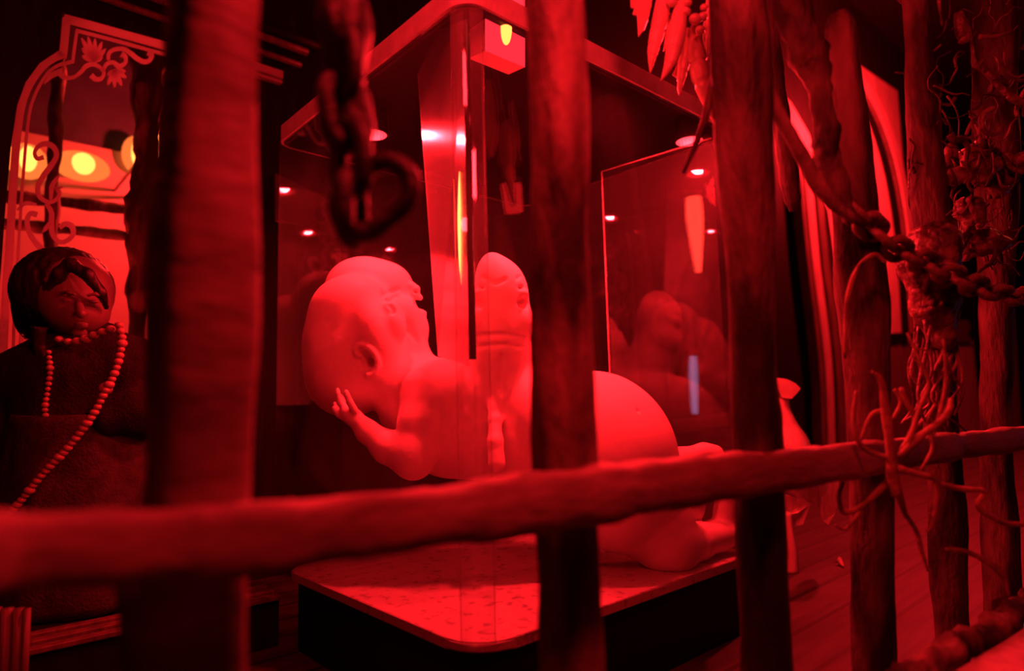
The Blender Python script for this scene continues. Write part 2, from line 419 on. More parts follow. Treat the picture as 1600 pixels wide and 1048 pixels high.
# upper scrolls
sc = [([(69, 131), (80, 119), (92, 113)], [2, 8, 9]),
      ([(93, 108), (95, 117), (103, 122), (115, 121), (126, 113), (134, 104), (145, 101), (156, 106), (162, 114), (158, 123), (149, 124), (142, 118)], [7, 8, 6, 5, 6, 7, 6, 5, 5, 6, 7, 8]),
      ([(160, 112), (166, 101), (176, 98), (186, 104), (195, 99), (196, 90), (189, 85)], [6, 6, 6, 7, 6, 6, 9]),
      ([(169, 94), (170, 84), (178, 78), (192, 77), (204, 84), (214, 92), (225, 97), (234, 94), (236, 86), (230, 83)], [5, 6, 6, 6, 7, 7, 7, 7, 8, 7]),
      # lower scroll
      ([(68, 246), (58, 248), (54, 239), (60, 229), (72, 225), (84, 231), (88, 244), (79, 260), (67, 276), (59, 292), (62, 308), (75, 316), (86, 313), (93, 303), (89, 294)], [7, 6, 6, 7, 8, 8, 8, 9, 9, 8, 7, 6, 6, 6, 7]),
      ([(79, 312), (81, 292), (88, 280), (93, 274)], [5, 8, 6, 2]), ([(86, 296), (92, 294), (99, 292)], [5, 5, 2]),
      ([(72, 318), (80, 332), (80, 350), (82, 366), (92, 378), (105, 376), (114, 366), (112, 354), (102, 350), (93, 356)], [6, 8, 9, 8, 7, 7, 8, 9, 8, 7]),
      ([(79, 346), (72, 356), (66, 363)], [5, 7, 2]),
      ([(58, 336), (48, 334), (42, 345), (46, 364), (56, 380), (68, 392)], [8, 8, 8, 8, 8, 10]),
      ([(57, 320), (40, 318), (27, 328)], [4, 6, 3]),
      ([(36, 500), (34, 540), (46, 575)], [5, 9, 5])]
for p, w in sc: stroke('etched_scroll', p, w, gp, sub=7, thick=.0035)
# palmette and leaf
def leafy(name, c, tips, base_w):
    bm_pts = []
    for i, (tx, ty) in enumerate(tips):
        stroke(name, [(c[0], c[1]), ((c[0] * .5 + tx * .5), (c[1] * .5 + ty * .5)), (tx * .8 + c[0] * .2, ty * .8 + c[1] * .2), (tx, ty)], [3, base_w, base_w * .8, 1.5], gp, sub=5, thick=.0030 + .0002 * i)
leafy('palmette_leaf', (147, 97), [(127, 60), (137, 58), (148, 61), (159, 66), (165, 77), (160, 90), (128, 76), (128, 88)], 7)
leafy('acanthus_leaf', (178, 110), [(168, 133), (179, 137), (190, 134), (197, 122), (196, 112), (168, 118)], 7)

# hall built behind the panel to stand for the room it mirrors
structure(box('trim_1', -1.2, 2.4, YR - .03, YR - .005, 0, PY(130, 225, YR - .03).z, M['paint']))
hb = thing('reflected_beam', 'dark horizontal timber beam built behind the etched glass to stand for its mirror reflection', 'beam', (PY(130, 368, 2.3).x, 2.3, PY(130, 380, 2.3).z))
def beamrow(ya, yb, Y, name='beam'):
    a, b = PY(-60, ya - 12, Y), PY(300, yb + 8, Y)
    tube(name, [PY(-60, ya, Y), PY(60, ya * .75 + yb * .25, Y), PY(180, ya * .4 + yb * .6, Y), PY(300, yb, Y)], .018, M['bark'], hb, sub=6, seg=12, amp=.4, scale=18)
beamrow(345, 382, 2.3)
beamrow(303, 340, 2.3, 'lath')
def reflectedpost(name, pts, r, Y, label):
    W = [PY(x, y, Y) for x, y in pts]; W[-1].z = 0
    o = tube(name, W, r, M['bark'], None, sub=14, seg=16, amp=.55, scale=34, seed=pts[0][0])
    return tag(o, label, 'post')
reflectedpost('reflected_post', [(232, 20), (231, 120), (228, 250), (226, 330), (219, 420), (214, 640), (212, 900)], [.036, .044, .030, .038, .026, .022, .022], 1.95, 'mirrored rough bark post built behind the right side of the etched glass')
reflectedpost('reflected_post', [(92, 20), (90, 130), (83, 260), (80, 420), (72, 640), (66, 900)], [.016, .016, .015, .015, .015, .015], 2.1, 'thinner dark mirrored post built behind the left side of the etched glass, between two glowing lamps')
def globe(px, py, Y, rx, ry, label, s=14):
    c = PY(px, py, Y)
    t = thing('globe_lamp', label, 'lamp', c, 'mirrored glowing lamps built behind the glass')
    ball('bulb', c, rx * .42, M['bulb'], t, 1, 1, ry / rx * 1.7)
    sh = ball('shade', c + Vector((0, .03, 0)), rx, M['shade'], t, 1, .5, ry / rx)
    tube('bracket', [c + Vector((0, .03, 0)), c + Vector((0, .06, 0)), Vector((c.x, YR - .03, c.z))], .006, M['metal'], t, sub=4, seg=8)
    return t
M['bulb'] = emit('hot_bulb', (1, .2, .035), 6)
M['shade'] = emit('glowing_shade', (1, .16, .03), 1.5)
globe(130, 256, 2.55, .085, .052, 'oval glowing lamp between the two dark posts behind the etched glass')
globe(44, 248, 2.55, .058, .06, 'glowing lamp cut by the left border of the etched glass')
globe(214, 238, 2.66, .045, .072, 'tall glowing lamp half hidden by the thick mirrored post behind the etched glass')
globe(257, 244, 2.2, .034, .066, 'yellow glowing lamp at the right edge of the etched glass beside the fence post')
globe(247, 214, 2.1, .016, .020, 'smallest glowing lamp, above the yellow one at the right edge of the etched glass')

# mouldings of the wall above the panel
mo = thing('wall_cornice', 'dark wooden cornice of stepped mouldings above the etched glass panel', 'moulding', (.3, YW, PY(300, 60, YW).z))
for (xa, ya, xb, yb, r, mm) in ((104, -22, 470, 98, .008, 'midwood'), (120, -46, 480, 74, .010, 'midwood'), (60, -86, 500, 52, .014, 'darkwood')):
    a, b = PY(xa, ya, YW - .012), PY(xb, yb, YW - .012); b.z = a.z
    tube('moulding', [a, a.lerp(b, .5), b], r, M[mm], mo, sub=3, seg=12)
a, b = PY(290, 84, YW - .01), PY(440, 127, YW - .01)
box('lit_fillet', a.x, b.x, YW - .02, YW, b.z + .004, b.z + .024, M['paint'], mo)
box('lit_fillet', a.x, b.x, YW - .016, YW, b.z - .008, b.z - .001, M['paint'], mo)
# ================================================================== DISPLAY CASE
NC = (-.0405 - .006, .75)
def cam2(lat, dep):                                   # plan position in the camera's horizontal frame -> X, Y
    return None
near = P(737, 632, .75); X0, Y0 = near.x, near.y
W1, W2 = .640, .575                                   # right face, left face
X1, Y1 = X0 + W1, Y0 + W2
ZS = .128; ZR = .898; RT = .030
case = thing('display_case', 'tall square glass display case with a pale rim on a black pedestal, behind the fence', 'display case', ((X0 + X1) / 2, (Y0 + Y1) / 2, 0))
def rrect(x0, x1, y0, y1, r, seg=8):
    out = []
    for cx, cy, a0 in ((x1 - r, y1 - r, 0), (x0 + r, y1 - r, 90), (x0 + r, y0 + r, 180), (x1 - r, y0 + r, 270)):
        for i in range(seg + 1):
            a = math.radians(a0 + 90 * i / seg); out.append((cx + r * math.cos(a), cy + r * math.sin(a)))
    return out
def slab_mesh(name, outline, z0, z1, m, parent, bev=0):
    bm = bmesh.new(); a = [bm.verts.new((x, y, z0)) for x, y in outline]; b = [bm.verts.new((x, y, z1)) for x, y in outline]
    bm.faces.new(a[::-1]); bm.faces.new(b); n = len(a)
    for i in range(n): bm.faces.new([a[i], a[(i + 1) % n], b[(i + 1) % n], b[i]])
    if bev:
        bmesh.ops.bevel(bm, geom=[e for e in bm.edges if abs(e.verts[0].co.z - e.verts[1].co.z) < 1e-6], offset=bev, segments=2, affect='EDGES')
    return bmlink(name, bm, m, parent)
def ring_mesh(name, outline, inner, z0, z1, m, parent):
    bm = bmesh.new(); n = len(outline)
    L = [[bm.verts.new((x, y, z)) for x, y in o] for o, z in ((outline, z0), (outline, z1), (inner, z1), (inner, z0))]
    for k in range(4):
        A, B = L[k], L[(k + 1) % 4]
        for i in range(n): bm.faces.new([A[i], A[(i + 1) % n], B[(i + 1) % n], B[i]])
    return bmlink(name, bm, m, parent)
YB = Y0 + .535
slab_mesh('pedestal', rrect(X0 + .012, X1 - .004, Y0 + .012, YB, .05), 0.0, ZS - .012, M['black'], case)
slab_mesh('slab', rrect(X0, X1, Y0, YB + .01, .06), ZS - .012, ZS, M['slab'], case, .002)
o = rrect(X0, X1, Y0, Y1, .028, 10); i_ = rrect(X0 + .006, X1 - .006, Y0 + .006, Y1 - .006, .022, 10)
ring_mesh('rim', rrect(X0 - .004, X1 + .004, Y0 - .004, Y1 + .004, .03, 10), rrect(X0, X1, Y0, Y1, .028, 10), ZR, ZR + RT, M['rim'], case)
ring_mesh('rim_shade', rrect(X0 + .0002, X1 - .0002, Y0 + .0002, Y1 - .0002, .028, 10), i_, ZR + .0005, ZR + RT, M['black'], case)  # black sleeve added to keep the inner rim dark under the case lights
slab_mesh('lid', i_, ZR + RT - .008, ZR + RT - .002, M['black'], case)
# glass: four flat sheets and a thick rounded near corner
def sheet(name, x0, x1, y0, y1, m=None): return box(name, x0, x1, y0, y1, ZS, ZR, m or M['pane'], case)
sheet('glass_pane', X0 + .03, X1 - .004, Y0, Y0 + .004)
sheet('glass_pane', X0, X0 + .004, Y0 + .03, Y1 - .004)
sheet('glass_pane', X0 + .004, X1, Y1 - .004, Y1, M['backpane'])
sheet('glass_pane', X1 - .004, X1, Y0 + .004, Y1 - .004, M['backpane'])
arc_o = [(X0 + .03 - .03 * math.cos(math.radians(a)), Y0 + .03 - .03 * math.sin(math.radians(a))) for a in range(0, 91, 9)]
arc_i = [(X0 + .03 - .024 * math.cos(math.radians(a)), Y0 + .03 - .024 * math.sin(math.radians(a))) for a in range(90, -1, -9)]
M['corner'] = mat('smoked_corner', (.02, .016, .016), .08, spec=.6)
slab_mesh('corner_strip', arc_o + arc_i, ZS, ZR, M['edge'], case)
cor = [(X0 + .014 + .0045 * math.cos(math.radians(a)), Y0 + .014 + .0045 * math.sin(math.radians(a))) for a in range(0, 360, 30)]
slab_mesh('corner_trim', cor, P(744, 560, .76).z, ZR, M['corner'], case)
# hazy fin shaped for the other pane's reflection at the near corner, and an inner side sheet
a1, a2, a3, a4 = P(648, 62, 1.02), P(684, 556, 1.02), P(733, 572, .80), P(729, 30, .80)
fin = prism('reflection_fin', [a1, a2, a3, a4], Vector((.0025, .0025, 0)), M['fin'], case)
b1, b2 = P(940, 268, 1.27), P(1112, 226, 1.10)
b2.x = b1.x + (b2.x - b1.x); zt = b1.z
b2 = Vector((P(1112, 226, 1.12).x, P(1112, 226, 1.12).y, zt))
inner = thing('unused', '', '') if False else None
dirp = (b2 - b1); dirp.z = 0; nv = Vector((-dirp.y, dirp.x, 0)).normalized() * .003
prism('inner_sheet', [b1, b2, Vector((b2.x, b2.y, ZS)), Vector((b1.x, b1.y, ZS))], nv, M['sheet'], case)
tube('sheet_edge', [Vector((b1.x, b1.y, ZS)), Vector((b1.x, b1.y, zt))], .0022, M['rod'], case, sub=1, seg=8)
tube('sheet_edge', [b1, b2], .0018, M['rod'], case, sub=1, seg=8)
# black support block under the figure
sup = P(772, 857, 1.345); sx, sy = sup.x, sup.y
box('support_block', sx, min(sx + .30, X1 - .02), sy, min(sy + .2, Y1 - .02), ZS, ZS + .12, M['black'], case, .004)

# glowing bodies added inside the case to stand for reflections in its panes
glarebox = thing('pane_glare_box', 'square glowing red box with a yellow bulb, added for the bright pane reflection near the front corner', 'lamp', P(790, 10, .92))
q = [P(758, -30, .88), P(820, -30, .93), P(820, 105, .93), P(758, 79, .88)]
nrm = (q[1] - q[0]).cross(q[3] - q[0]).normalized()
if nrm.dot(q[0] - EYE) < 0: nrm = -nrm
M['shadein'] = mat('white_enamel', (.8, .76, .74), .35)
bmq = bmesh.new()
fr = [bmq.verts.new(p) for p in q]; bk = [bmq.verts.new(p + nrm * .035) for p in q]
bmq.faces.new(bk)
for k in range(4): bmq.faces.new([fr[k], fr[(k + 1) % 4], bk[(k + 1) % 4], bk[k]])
bmlink('housing', bmq, M['shadein'], glarebox)
M['glareface'] = emit('red_glare', (1, .03, .055), 1.35)  # glow that stands for the bright reflection on the pane
prism('glare_face', [p - nrm * .0006 for p in q], nrm * .0012, M['glareface'], glarebox)
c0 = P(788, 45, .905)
ball('bulb', c0 - nrm * .003, .0085, M['bulb'], glarebox, 1, 1, 2.9)
slim = thing('glare_streak', 'slim glowing yellow body added for the upright glare beside the front corner of the case', 'lamp', P(719, 440, .85))
M['tube'] = emit('streak_glow', (1, .2, .045), 10)  # glow of the added glare streak
M['streak2'] = emit('streak_dim', (1, .05, .03), 1.4)
tube('bright_streak', [P(718, 268, .85), P(718.5, 300, .85), P(719, 350, .85), P(720, 410, .85), P(721, 445, .85)], [.0006, .0022, .0034, .0024, .0005], M['tube'], slim, sub=6, seg=12)
tube('dim_streak', [P(709, 280, .86), P(711, 350, .86), P(712, 430, .86)], [.0006, .0015, .0005], M['streak2'], slim, sub=6, seg=10)
tube('streak_foot', [P(721, 445, .85), P(722, 460, .85)], .002, M['metal'], slim, sub=1, seg=10)

# ================================================================== THE PALE FIGURE
H = .0021
fg = Field(455, 1160, 380, 925, .93, 1.31, H)
# torso: chest to belly
fg.chain([(655, 632, 1.17, 62), (705, 655, 1.15, 80), (780, 665, 1.13, 82), (860, 690, 1.12, 100), (935, 708, 1.11, 114)], k=.03)
fg.ell((948, 720, 1.10), 104, 142, .125, rot=-18, k=.03)
fg.ell((700, 650, 1.13), 66, 86, .09, rot=-10, k=.03)
fg.ell((716, 612, 1.09), 48, 44, .05, rot=8, k=.025)
fg.cone((668, 604, 1.17, 42), (650, 640, 1.16, 46), k=.03)
# far head in profile, looking up to the right
fg.ell((574, 456, 1.225), 66, 55, .066, rot=10, k=.012)
fg.ell((600, 462, 1.215), 44, 52, .058, rot=30, k=.016)
fg.chain([(612, 466, 1.205, 26), (626, 494, 1.20, 30), (636, 516, 1.195, 30), (634, 534, 1.19, 30), (640, 572, 1.18, 42)], k=.012)
fg.ell((654, 510, 1.195), 13, 24, .030, rot=-4, k=.010)         # cheek and chin
fg.ell((630, 492, 1.17), 24, 30, .030, k=.014)
fg.chain([(630, 446, 1.20, 7), (642, 447, 1.198, 7), (649, 451, 1.197, 6)], k=.005)      # nose
fg.ell((651, 452, 1.197), 5.5, 6, .009, k=.004)
fg.cone((646, 458, 1.197, 8), (656, 465, 1.197, 5), k=.004)     # upper lip
fg.ell((661, 489, 1.197), 6, 6, .011, k=.005)                   # lower lip
# near head, seen from behind the ear
fg.ell((550, 536, 1.160), 76, 104, .074, rot=6, k=.004)
fg.ell((545, 590, 1.160), 64, 60, .070, k=.02)
fg.ell((549, 482, 1.148), 62, 52, .060, rot=-6, k=.016)
fg.ell((592, 522, 1.125), 34, 56, .054, rot=-16, k=.018)
fg.ell((610, 482, 1.112), 12, 12, .018, rot=0, k=.008)          # cheek and nose turned away
fg.ell((618, 506, 1.115), 17, 26, .028, rot=-14, k=.012)
fg.cone((600, 590, 1.13, 42), (640, 612, 1.13, 44), k=.025)
# near arm folded up beside the head
fg.chain([(664, 612, 1.085, 38), (653, 660, 1.055, 30), (647, 706, 1.04, 31), (646, 717, 1.038, 31)], k=.012)
fg.chain([(646, 716, 1.038, 31), (606, 698, 1.055, 25), (574, 674, 1.062, 17), (556, 655, 1.062, 13)], k=.010)
fg.ell((548, 648, 1.058), 19, 13, .014, rot=40, k=.008)
hd = .018
fing = [[(540, 642, 1.058, 6.2), (531, 628, 1.056, 5.0), (528, 614, 1.056, 3.9), (527.5, 608, 1.057, 3.2)],
        [(554, 642, 1.048, 6.6), (546, 627, 1.040, 5.4), (542, 617, 1.038, 4.6), (541, 612, 1.038, 4.0)],
        [(545, 640, 1.066, 6.0), (536, 628, 1.074, 5.0), (533, 619, 1.080, 4.2)],
        [(537, 648, 1.064, 6.0), (527, 640, 1.070, 5.0), (523, 631, 1.077, 4.2)],
        [(541, 654, 1.058, 5.8), (529, 647, 1.060, 5.0), (522, 638, 1.064, 4.2)]]
for ch in fing: fg.chain(ch, k=.0028)
# mirrored image of the head at the glass corner, shaped as a solid head
fg.chain([(782, 600, 1.10, 58), (783, 545, 1.08, 44), (783, 520, 1.07, 42)], k=.02, flat=1.1)
fg.ell((783, 492, 1.07), 43, 62, .052, k=.014)
fg.ell((774, 452, 1.07), 32, 58, .046, rot=-6, k=.018)
fg.ell((792, 452, 1.07), 32, 46, .046, rot=-12, k=.014)
for sg in (1, -1):
    fg.ell((783 + sg * 37, 502, 1.062), 12, 24, .035, k=.012)
    fg.ell((783 + sg * 35, 458, 1.045), 8, 6, .016, k=.006)
# mirrored image of the elbow, shaped as a solid stub at mid chest
fg.chain([(770, 628, 1.04, 9), (772, 655, 1.018, 9), (774, 690, 1.00, 12), (776, 724, .992, 14)], k=.006)
fg.ell((818, 660, 1.06), 34, 78, .06, k=.02)
# legs
fg.chain([(985, 768, 1.10, 84), (1022, 818, 1.09, 60), (1046, 850, 1.075, 46)], k=.02)
fg.chain([(1046, 852, 1.072, 46), (1088, 846, 1.11, 28), (1120, 836, 1.145, 23), (1150, 828, 1.168, 22)], k=.012)
fg.chain([(1130, 832, 1.158, 18), (1134, 800, 1.162, 17), (1136, 780, 1.162, 18)], k=.010)
fg.chain([(1078, 760, 1.15, 22), (1080, 790, 1.145, 20), (1080, 797, 1.145, 19)], k=.008)
fg.chain([(1010, 740, 1.15, 40), (1060, 722, 1.155, 22), (1100, 708, 1.158, 15), (1116, 710, 1.158, 13), (1120, 740, 1.158, 14)], k=.010)
# ---- details cut or raised exactly on the surface
def hole(px, py, rx, ry, rz, rot=0, k=.003, sink=.0):
    d = fg.surf(px, py)
    if d is not None: fg.ell((px, py, d + sink), rx, ry, rz, rot=rot, k=k, carve=True)
# far face: closed eye, nostril, open mouth
fg.groove([(596, 463), (604, 458), (614, 454), (624, 450)], 2.0)
fg.groove([(600, 470), (610, 470), (622, 462)], 1.6, k=.005)
hole(649, 456, 3.2, 2.4, .008, 20)
d_ = fg.surf(652, 476)
if d_: fg.cone((651, 474, d_ - .004, 7.5), (668, 478, 1.197, 8.5), k=.003, carve=True); fg.cone((653, 475, d_, 6), (653, 476, d_ + .03, 6), k=.003, carve=True)
fg.groove([(636, 500), (644, 520), (652, 534)], 1.4, k=.008)
hole(653, 477, 6, 6.5, .022, 0, .003)
# near head: brow fold, nostril, jaw line
fg.groove([(607, 476), (612, 480), (615, 487), (612, 490)], 2.2)
fg.groove([(596, 452), (600, 466), (606, 470)], 1.8, k=.004)
fg.groove([(628, 488), (634, 505), (638, 520)], 2.0, k=.005)
# ear: bowl first, then the rolled rim
hole(574, 563, 13, 20, .010, -18, .005)
fg.groove([(560, 556), (556, 548), (561, 541), (571, 540), (581, 547), (588, 558), (590, 570), (584, 582), (575, 587)], 4.0, k=.003, carve=False, lift=.003)
fg.groove([(564, 550), (569, 562), (573, 576), (574, 586)], 2.6, k=.004, carve=False, lift=.0005)
hole(580, 566, 5, 8, .012, -18, .003)
# arm pits, chest furrow, navel spot
fg.groove([(727, 572), (730, 600), (732, 640)], 2.0, k=.010)
fg.groove([(783, 556), (783, 585), (783, 614)], 2.2, k=.008)
# mirrored double face: joined brow crease, nostrils, mouths, neck folds
fg.groove([(759, 434), (766, 440), (774, 442), (782, 440), (790, 435)], 1.9)
for sg in (1, -1):
    hole(783 + sg * 30, 449, 5, 2.6, .010, sg * -16)
    hole(783 + sg * 35, 473, 13, 9, .016, sg * -6)
    fg.groove([(783 + sg * 24, 436), (783 + sg * 30, 431)], 1.4)
fg.groove([(748, 524), (765, 523), (783, 522), (800, 523), (818, 524)], 1.6, k=.005)
fg.groove([(748, 541), (783, 538), (818, 541)], 1.5, k=.005)
hole(997, 642, 2.4, 2.6, .004)
def clip_case(f):
    X, Yd, Z = f.ax[0][:, None, None], f.ax[1][None, :, None], f.ax[2][None, None, :]
    W = [RW[r][0] * X - RW[r][1] * Yd - RW[r][2] * Z + EYE[r] for r in range(3)]
    m = .007
    for q in (ZS + .0004 - W[2], X0 + m - W[0], W[0] - (X1 - m), Y0 + m - W[1], W[1] - (Y1 - m)):
        f.f = np.maximum(f.f, q.astype(np.float32))
clip_case(fg)
figure = link('infant_figure', fg.mesh('infant_figure', 3), M['wax'])
tag(figure, 'pale wax infant figure with joined heads, and its corner reflection shaped solid, reclining inside the glass case, one arm folded up', 'figure')
del fg

# ================================================================== FENCE
def K(k, off=0):                                       # plan point (lateral, depth) of post k in the camera's horizontal frame
    return .33 + .1425 * k + off
fence = thing('rustic_fence', 'rough bark-covered timber fence with one long rail, crossing in front of the display case', 'fence', P(870, 780, .47) * Vector((1, 1, 0)) if False else (P(870, 780, .47).x, P(870, 780, .47).y, 0))
def post(pts, ws, d, floor=True, seed=0, sub=14, m='bark', amp=.22, ridge=.25):
    W = [P(x, y, d) for x, y in pts]; R = [w / 2 * d / F for w in ws]
    if floor:
        e = W[-1] + (W[-1] - W[-2]) * .01; e2 = Vector((e.x, e.y, 0))
        if e2.z < W[-1].z - .02: W.append(e2); R.append(R[-1])
    return tube('post', W, R, M[m], fence, sub=sub, seg=28, amp=amp, scale=16, seed=seed, ridge=ridge, square=.45, up=Vector((1, 0, 0)))
post([(346, -120), (336, 0), (326, 200), (318, 400), (312, 600), (308, 760), (288, 900), (286, 1060)], [128, 126, 136, 146, 146, 146, 180, 176], .345, seed=1, sub=12, amp=.12, m='rail')
post([(858, -120), (862, 0), (872, 200), (877, 400), (880, 600), (880, 780), (886, 920), (890, 1060)], [76, 76, 82, 86, 90, 88, 86, 92], .485, seed=2)
post([(1142, -120), (1150, 0), (1160, 200), (1170, 400), (1178, 560), (1184, 690), (1190, 850), (1197, 1060)], [74, 76, 78, 74, 66, 66, 72, 76], .63, seed=3, m='barkshade')
post([(1310, 22), (1314, 50), (1322, 140), (1334, 300), (1350, 480), (1358, 620), (1364, 800), (1366, 1060)], [26, 40, 50, 60, 62, 56, 56, 58], .765, seed=4, m='barkshade')
post([(1428, -120), (1434, 60), (1440, 160), (1452, 320), (1464, 520), (1474, 700), (1482, 850), (1490, 1060)], [36, 38, 44, 50, 48, 46, 48, 48], .905, seed=5, m='barkshade')
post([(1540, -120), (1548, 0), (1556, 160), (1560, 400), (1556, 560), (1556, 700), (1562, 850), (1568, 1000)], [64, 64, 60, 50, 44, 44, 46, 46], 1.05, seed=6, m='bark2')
rp = [(-140, 868, .225, 140), (0, 862, .262, 125), (170, 852, .29, 118), (320, 846, .315, 112), (480, 832, .345, 106), (640, 812, .38, 100), (770, 796, .415, 96), (880, 780, .445, 92), (1010, 760, .51, 80), (1170, 740, .59, 66), (1350, 716, .725, 52), (1480, 698, .865, 40), (1600, 684, 1.0, 36), (1800, 655, 1.3, 28)]
tube('rail', [P(x, y, d) for x, y, d, w in rp], [w / 2 * d / F for x, y, d, w in rp], M['rail'], fence, sub=14, seg=28, amp=.22, scale=18, seed=9, square=.6, ridge=.2, up=Vector((0, 0, 1)))

# ================================================================== CHAINS
def link_mesh(L, W, r, seg=22, tseg=10):
    """stadium ring, long axis z, lying in the xz plane"""
    pts = []
    hs = L / 2 - W / 2
    for i in range(seg):
        a = 2 * math.pi * i / seg
        pts.append(Vector((W / 2 * math.cos(a), 0, W / 2 * math.sin(a) + (hs if math.sin(a) >= 0 else -hs))))
    V = []; Fc = []
    for i in range(seg):
        t = (pts[(i + 1) % seg] - pts[i - 1]).normalized(); b = Vector((0, 1, 0)); n = b.cross(t)
        for k in range(tseg):
            a = 2 * math.pi * k / tseg
            V.append(pts[i] + (n * math.cos(a) + b * math.sin(a)) * r * (1 + .15 * mnoise.noise(pts[i] * 90 + Vector((k, 0, 0)))))
    for i in range(seg):
        for k in range(tseg):
            a = i * tseg + k; b_ = i * tseg + (k + 1) % tseg; j = ((i + 1) % seg) * tseg
            Fc.append((a, b_, j + (k + 1) % tseg, j + k))
    me = pyd(V, Fc); me.polygons.foreach_set('use_smooth', [True] * len(me.polygons)); return me
def chain(name, label, pts, L, W, r, m, twist0=0., step=.74):
    """links threaded along a polyline of world points"""
    q = [Vector(x) for x in catmull([tuple(p) for p in pts], 40)]
    S = [0.]
    for a, b in zip(q, q[1:]): S.append(S[-1] + (b - a).length)
    t = thing(name, label, 'chain', q[0])
    me = link_mesh(L, W, r); me.materials.append(m)
    s = L * .4; n = 0
    def at(s):
        for i in range(len(S) - 1):
            if S[i + 1] >= s: return q[i].lerp(q[i + 1], (s - S[i]) / max(1e-9, S[i + 1] - S[i]))
        return q[-1]
    while s < S[-1]:
        c = at(s); z = (at(min(S[-1], s + L * .3)) - at(max(0, s - L * .3))).normalized()
        rot = z.to_track_quat('Z', 'Y') @ Matrix.Rotation(math.radians(twist0 + 90 * (n % 2) + random.uniform(-14, 14)), 3, 'Z').to_quaternion()
        o = bpy.data.objects.new('link', me); COL.objects.link(o); o.parent = t
        o.location = c - t.location; o.rotation_mode = 'QUATERNION'; o.rotation_quaternion = rot
        s += L * step; n += 1
    return t
ch = chain('hanging_chain', 'heavy black chain hanging left of the case, ending in a loose tilted ring', [P(527, -90, .40), P(530, 0, .40), P(533, 90, .40), P(538, 160, .40), P(548, 240, .40), P(550, 330, .40)], .040, .024, .0062, M['chain'], 20)
me = link_mesh(.050, .032, .0062); me.materials.append(M['chain'])
o = bpy.data.objects.new('ring', me); COL.objects.link(o); o.parent = ch
o.location = P(585, 308, .395) - ch.location
o.rotation_mode = 'QUATERNION'
zz = (RW @ Vector((.7, .62, 0))).normalized(); yy = (RW @ Vector((.1, .2, 1))).normalized(); xx = yy.cross(zz).normalized(); yy = zz.cross(xx)
o.rotation_quaternion = Matrix((xx, yy, zz)).transposed().to_quaternion()
tube('wrapped_cloth', [P(524, -90, .405), P(530, -10, .405), P(536, 60, .405), P(545, 140, .405), P(548, 205, .405), P(546, 240, .405)], [.014, .015, .016, .013, .012, .006], M['chain'], ch, sub=8, seg=18, amp=.35, scale=60)
chain('diagonal_chain', 'dark rusty chain sagging diagonally across the fence posts to the right edge', [P(1330, 322, .71), P(1365, 358, .73), P(1400, 388, .75), P(1450, 412, .78), P(1520, 445, .82), P(1580, 462, .86), P(1640, 466, .90)], .036, .024, .0052, M['rust'], 60)

# ================================================================== VINES, ROOTS, DRIFTWOOD ON THE FENCE
def vine(name, pts, d, ws, label=None, parent=None, m='vine', cat='vine', amp=.35, seed=0, sub=8):
    W = [P(p[0], p[1], p[2] if len(p) > 2 else d) for p in pts]
    if not hasattr(ws, '__len__'): ws = [ws] * len(pts)
    R = [w / 2 * (p[2] if len(p) > 2 else d) / F for w, p in zip(ws, pts)]
    o = tube(name, W, R, M[m], parent, sub=sub, seg=12, amp=amp, scale=55, seed=seed)
    if label: tag(o, label, cat)
    return o
vine('twisted_branch', [(1130, -60), (1150, 30), (1172, 90), (1195, 140), (1222, 190), (1248, 235), (1275, 285), (1310, 325), (1352, 352)], .655, [20, 22, 22, 24, 20, 22, 22, 18, 14], 'dark twisted branch slanting from behind a post down to the rusty chain', seed=3, m='barkshade')
vine('gnarled_branch', [(1218, -60), (1236, 10), (1258, 70), (1276, 120), (1286, 170), (1290, 220), (1300, 270), (1312, 320), (1335, 345)], .70, [44, 46, 48, 44, 38, 44, 36, 34, 24], 'thick knobbly branch leaning against the short fence post, left of its top', seed=5, m='barkshade', amp=.6, sub=12)
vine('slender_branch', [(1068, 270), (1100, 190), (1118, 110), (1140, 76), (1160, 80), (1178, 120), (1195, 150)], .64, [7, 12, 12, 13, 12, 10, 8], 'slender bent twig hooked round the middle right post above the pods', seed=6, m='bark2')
vine('hanging_vine', [(1196, -40), (1200, 30), (1212, 120), (1222, 200), (1236, 300), (1240, 330)], .86, [22, 24, 26, 30, 26, 12], 'dim straight vine stem between the middle right post and the knobbly branch', seed=8, m='bark2')
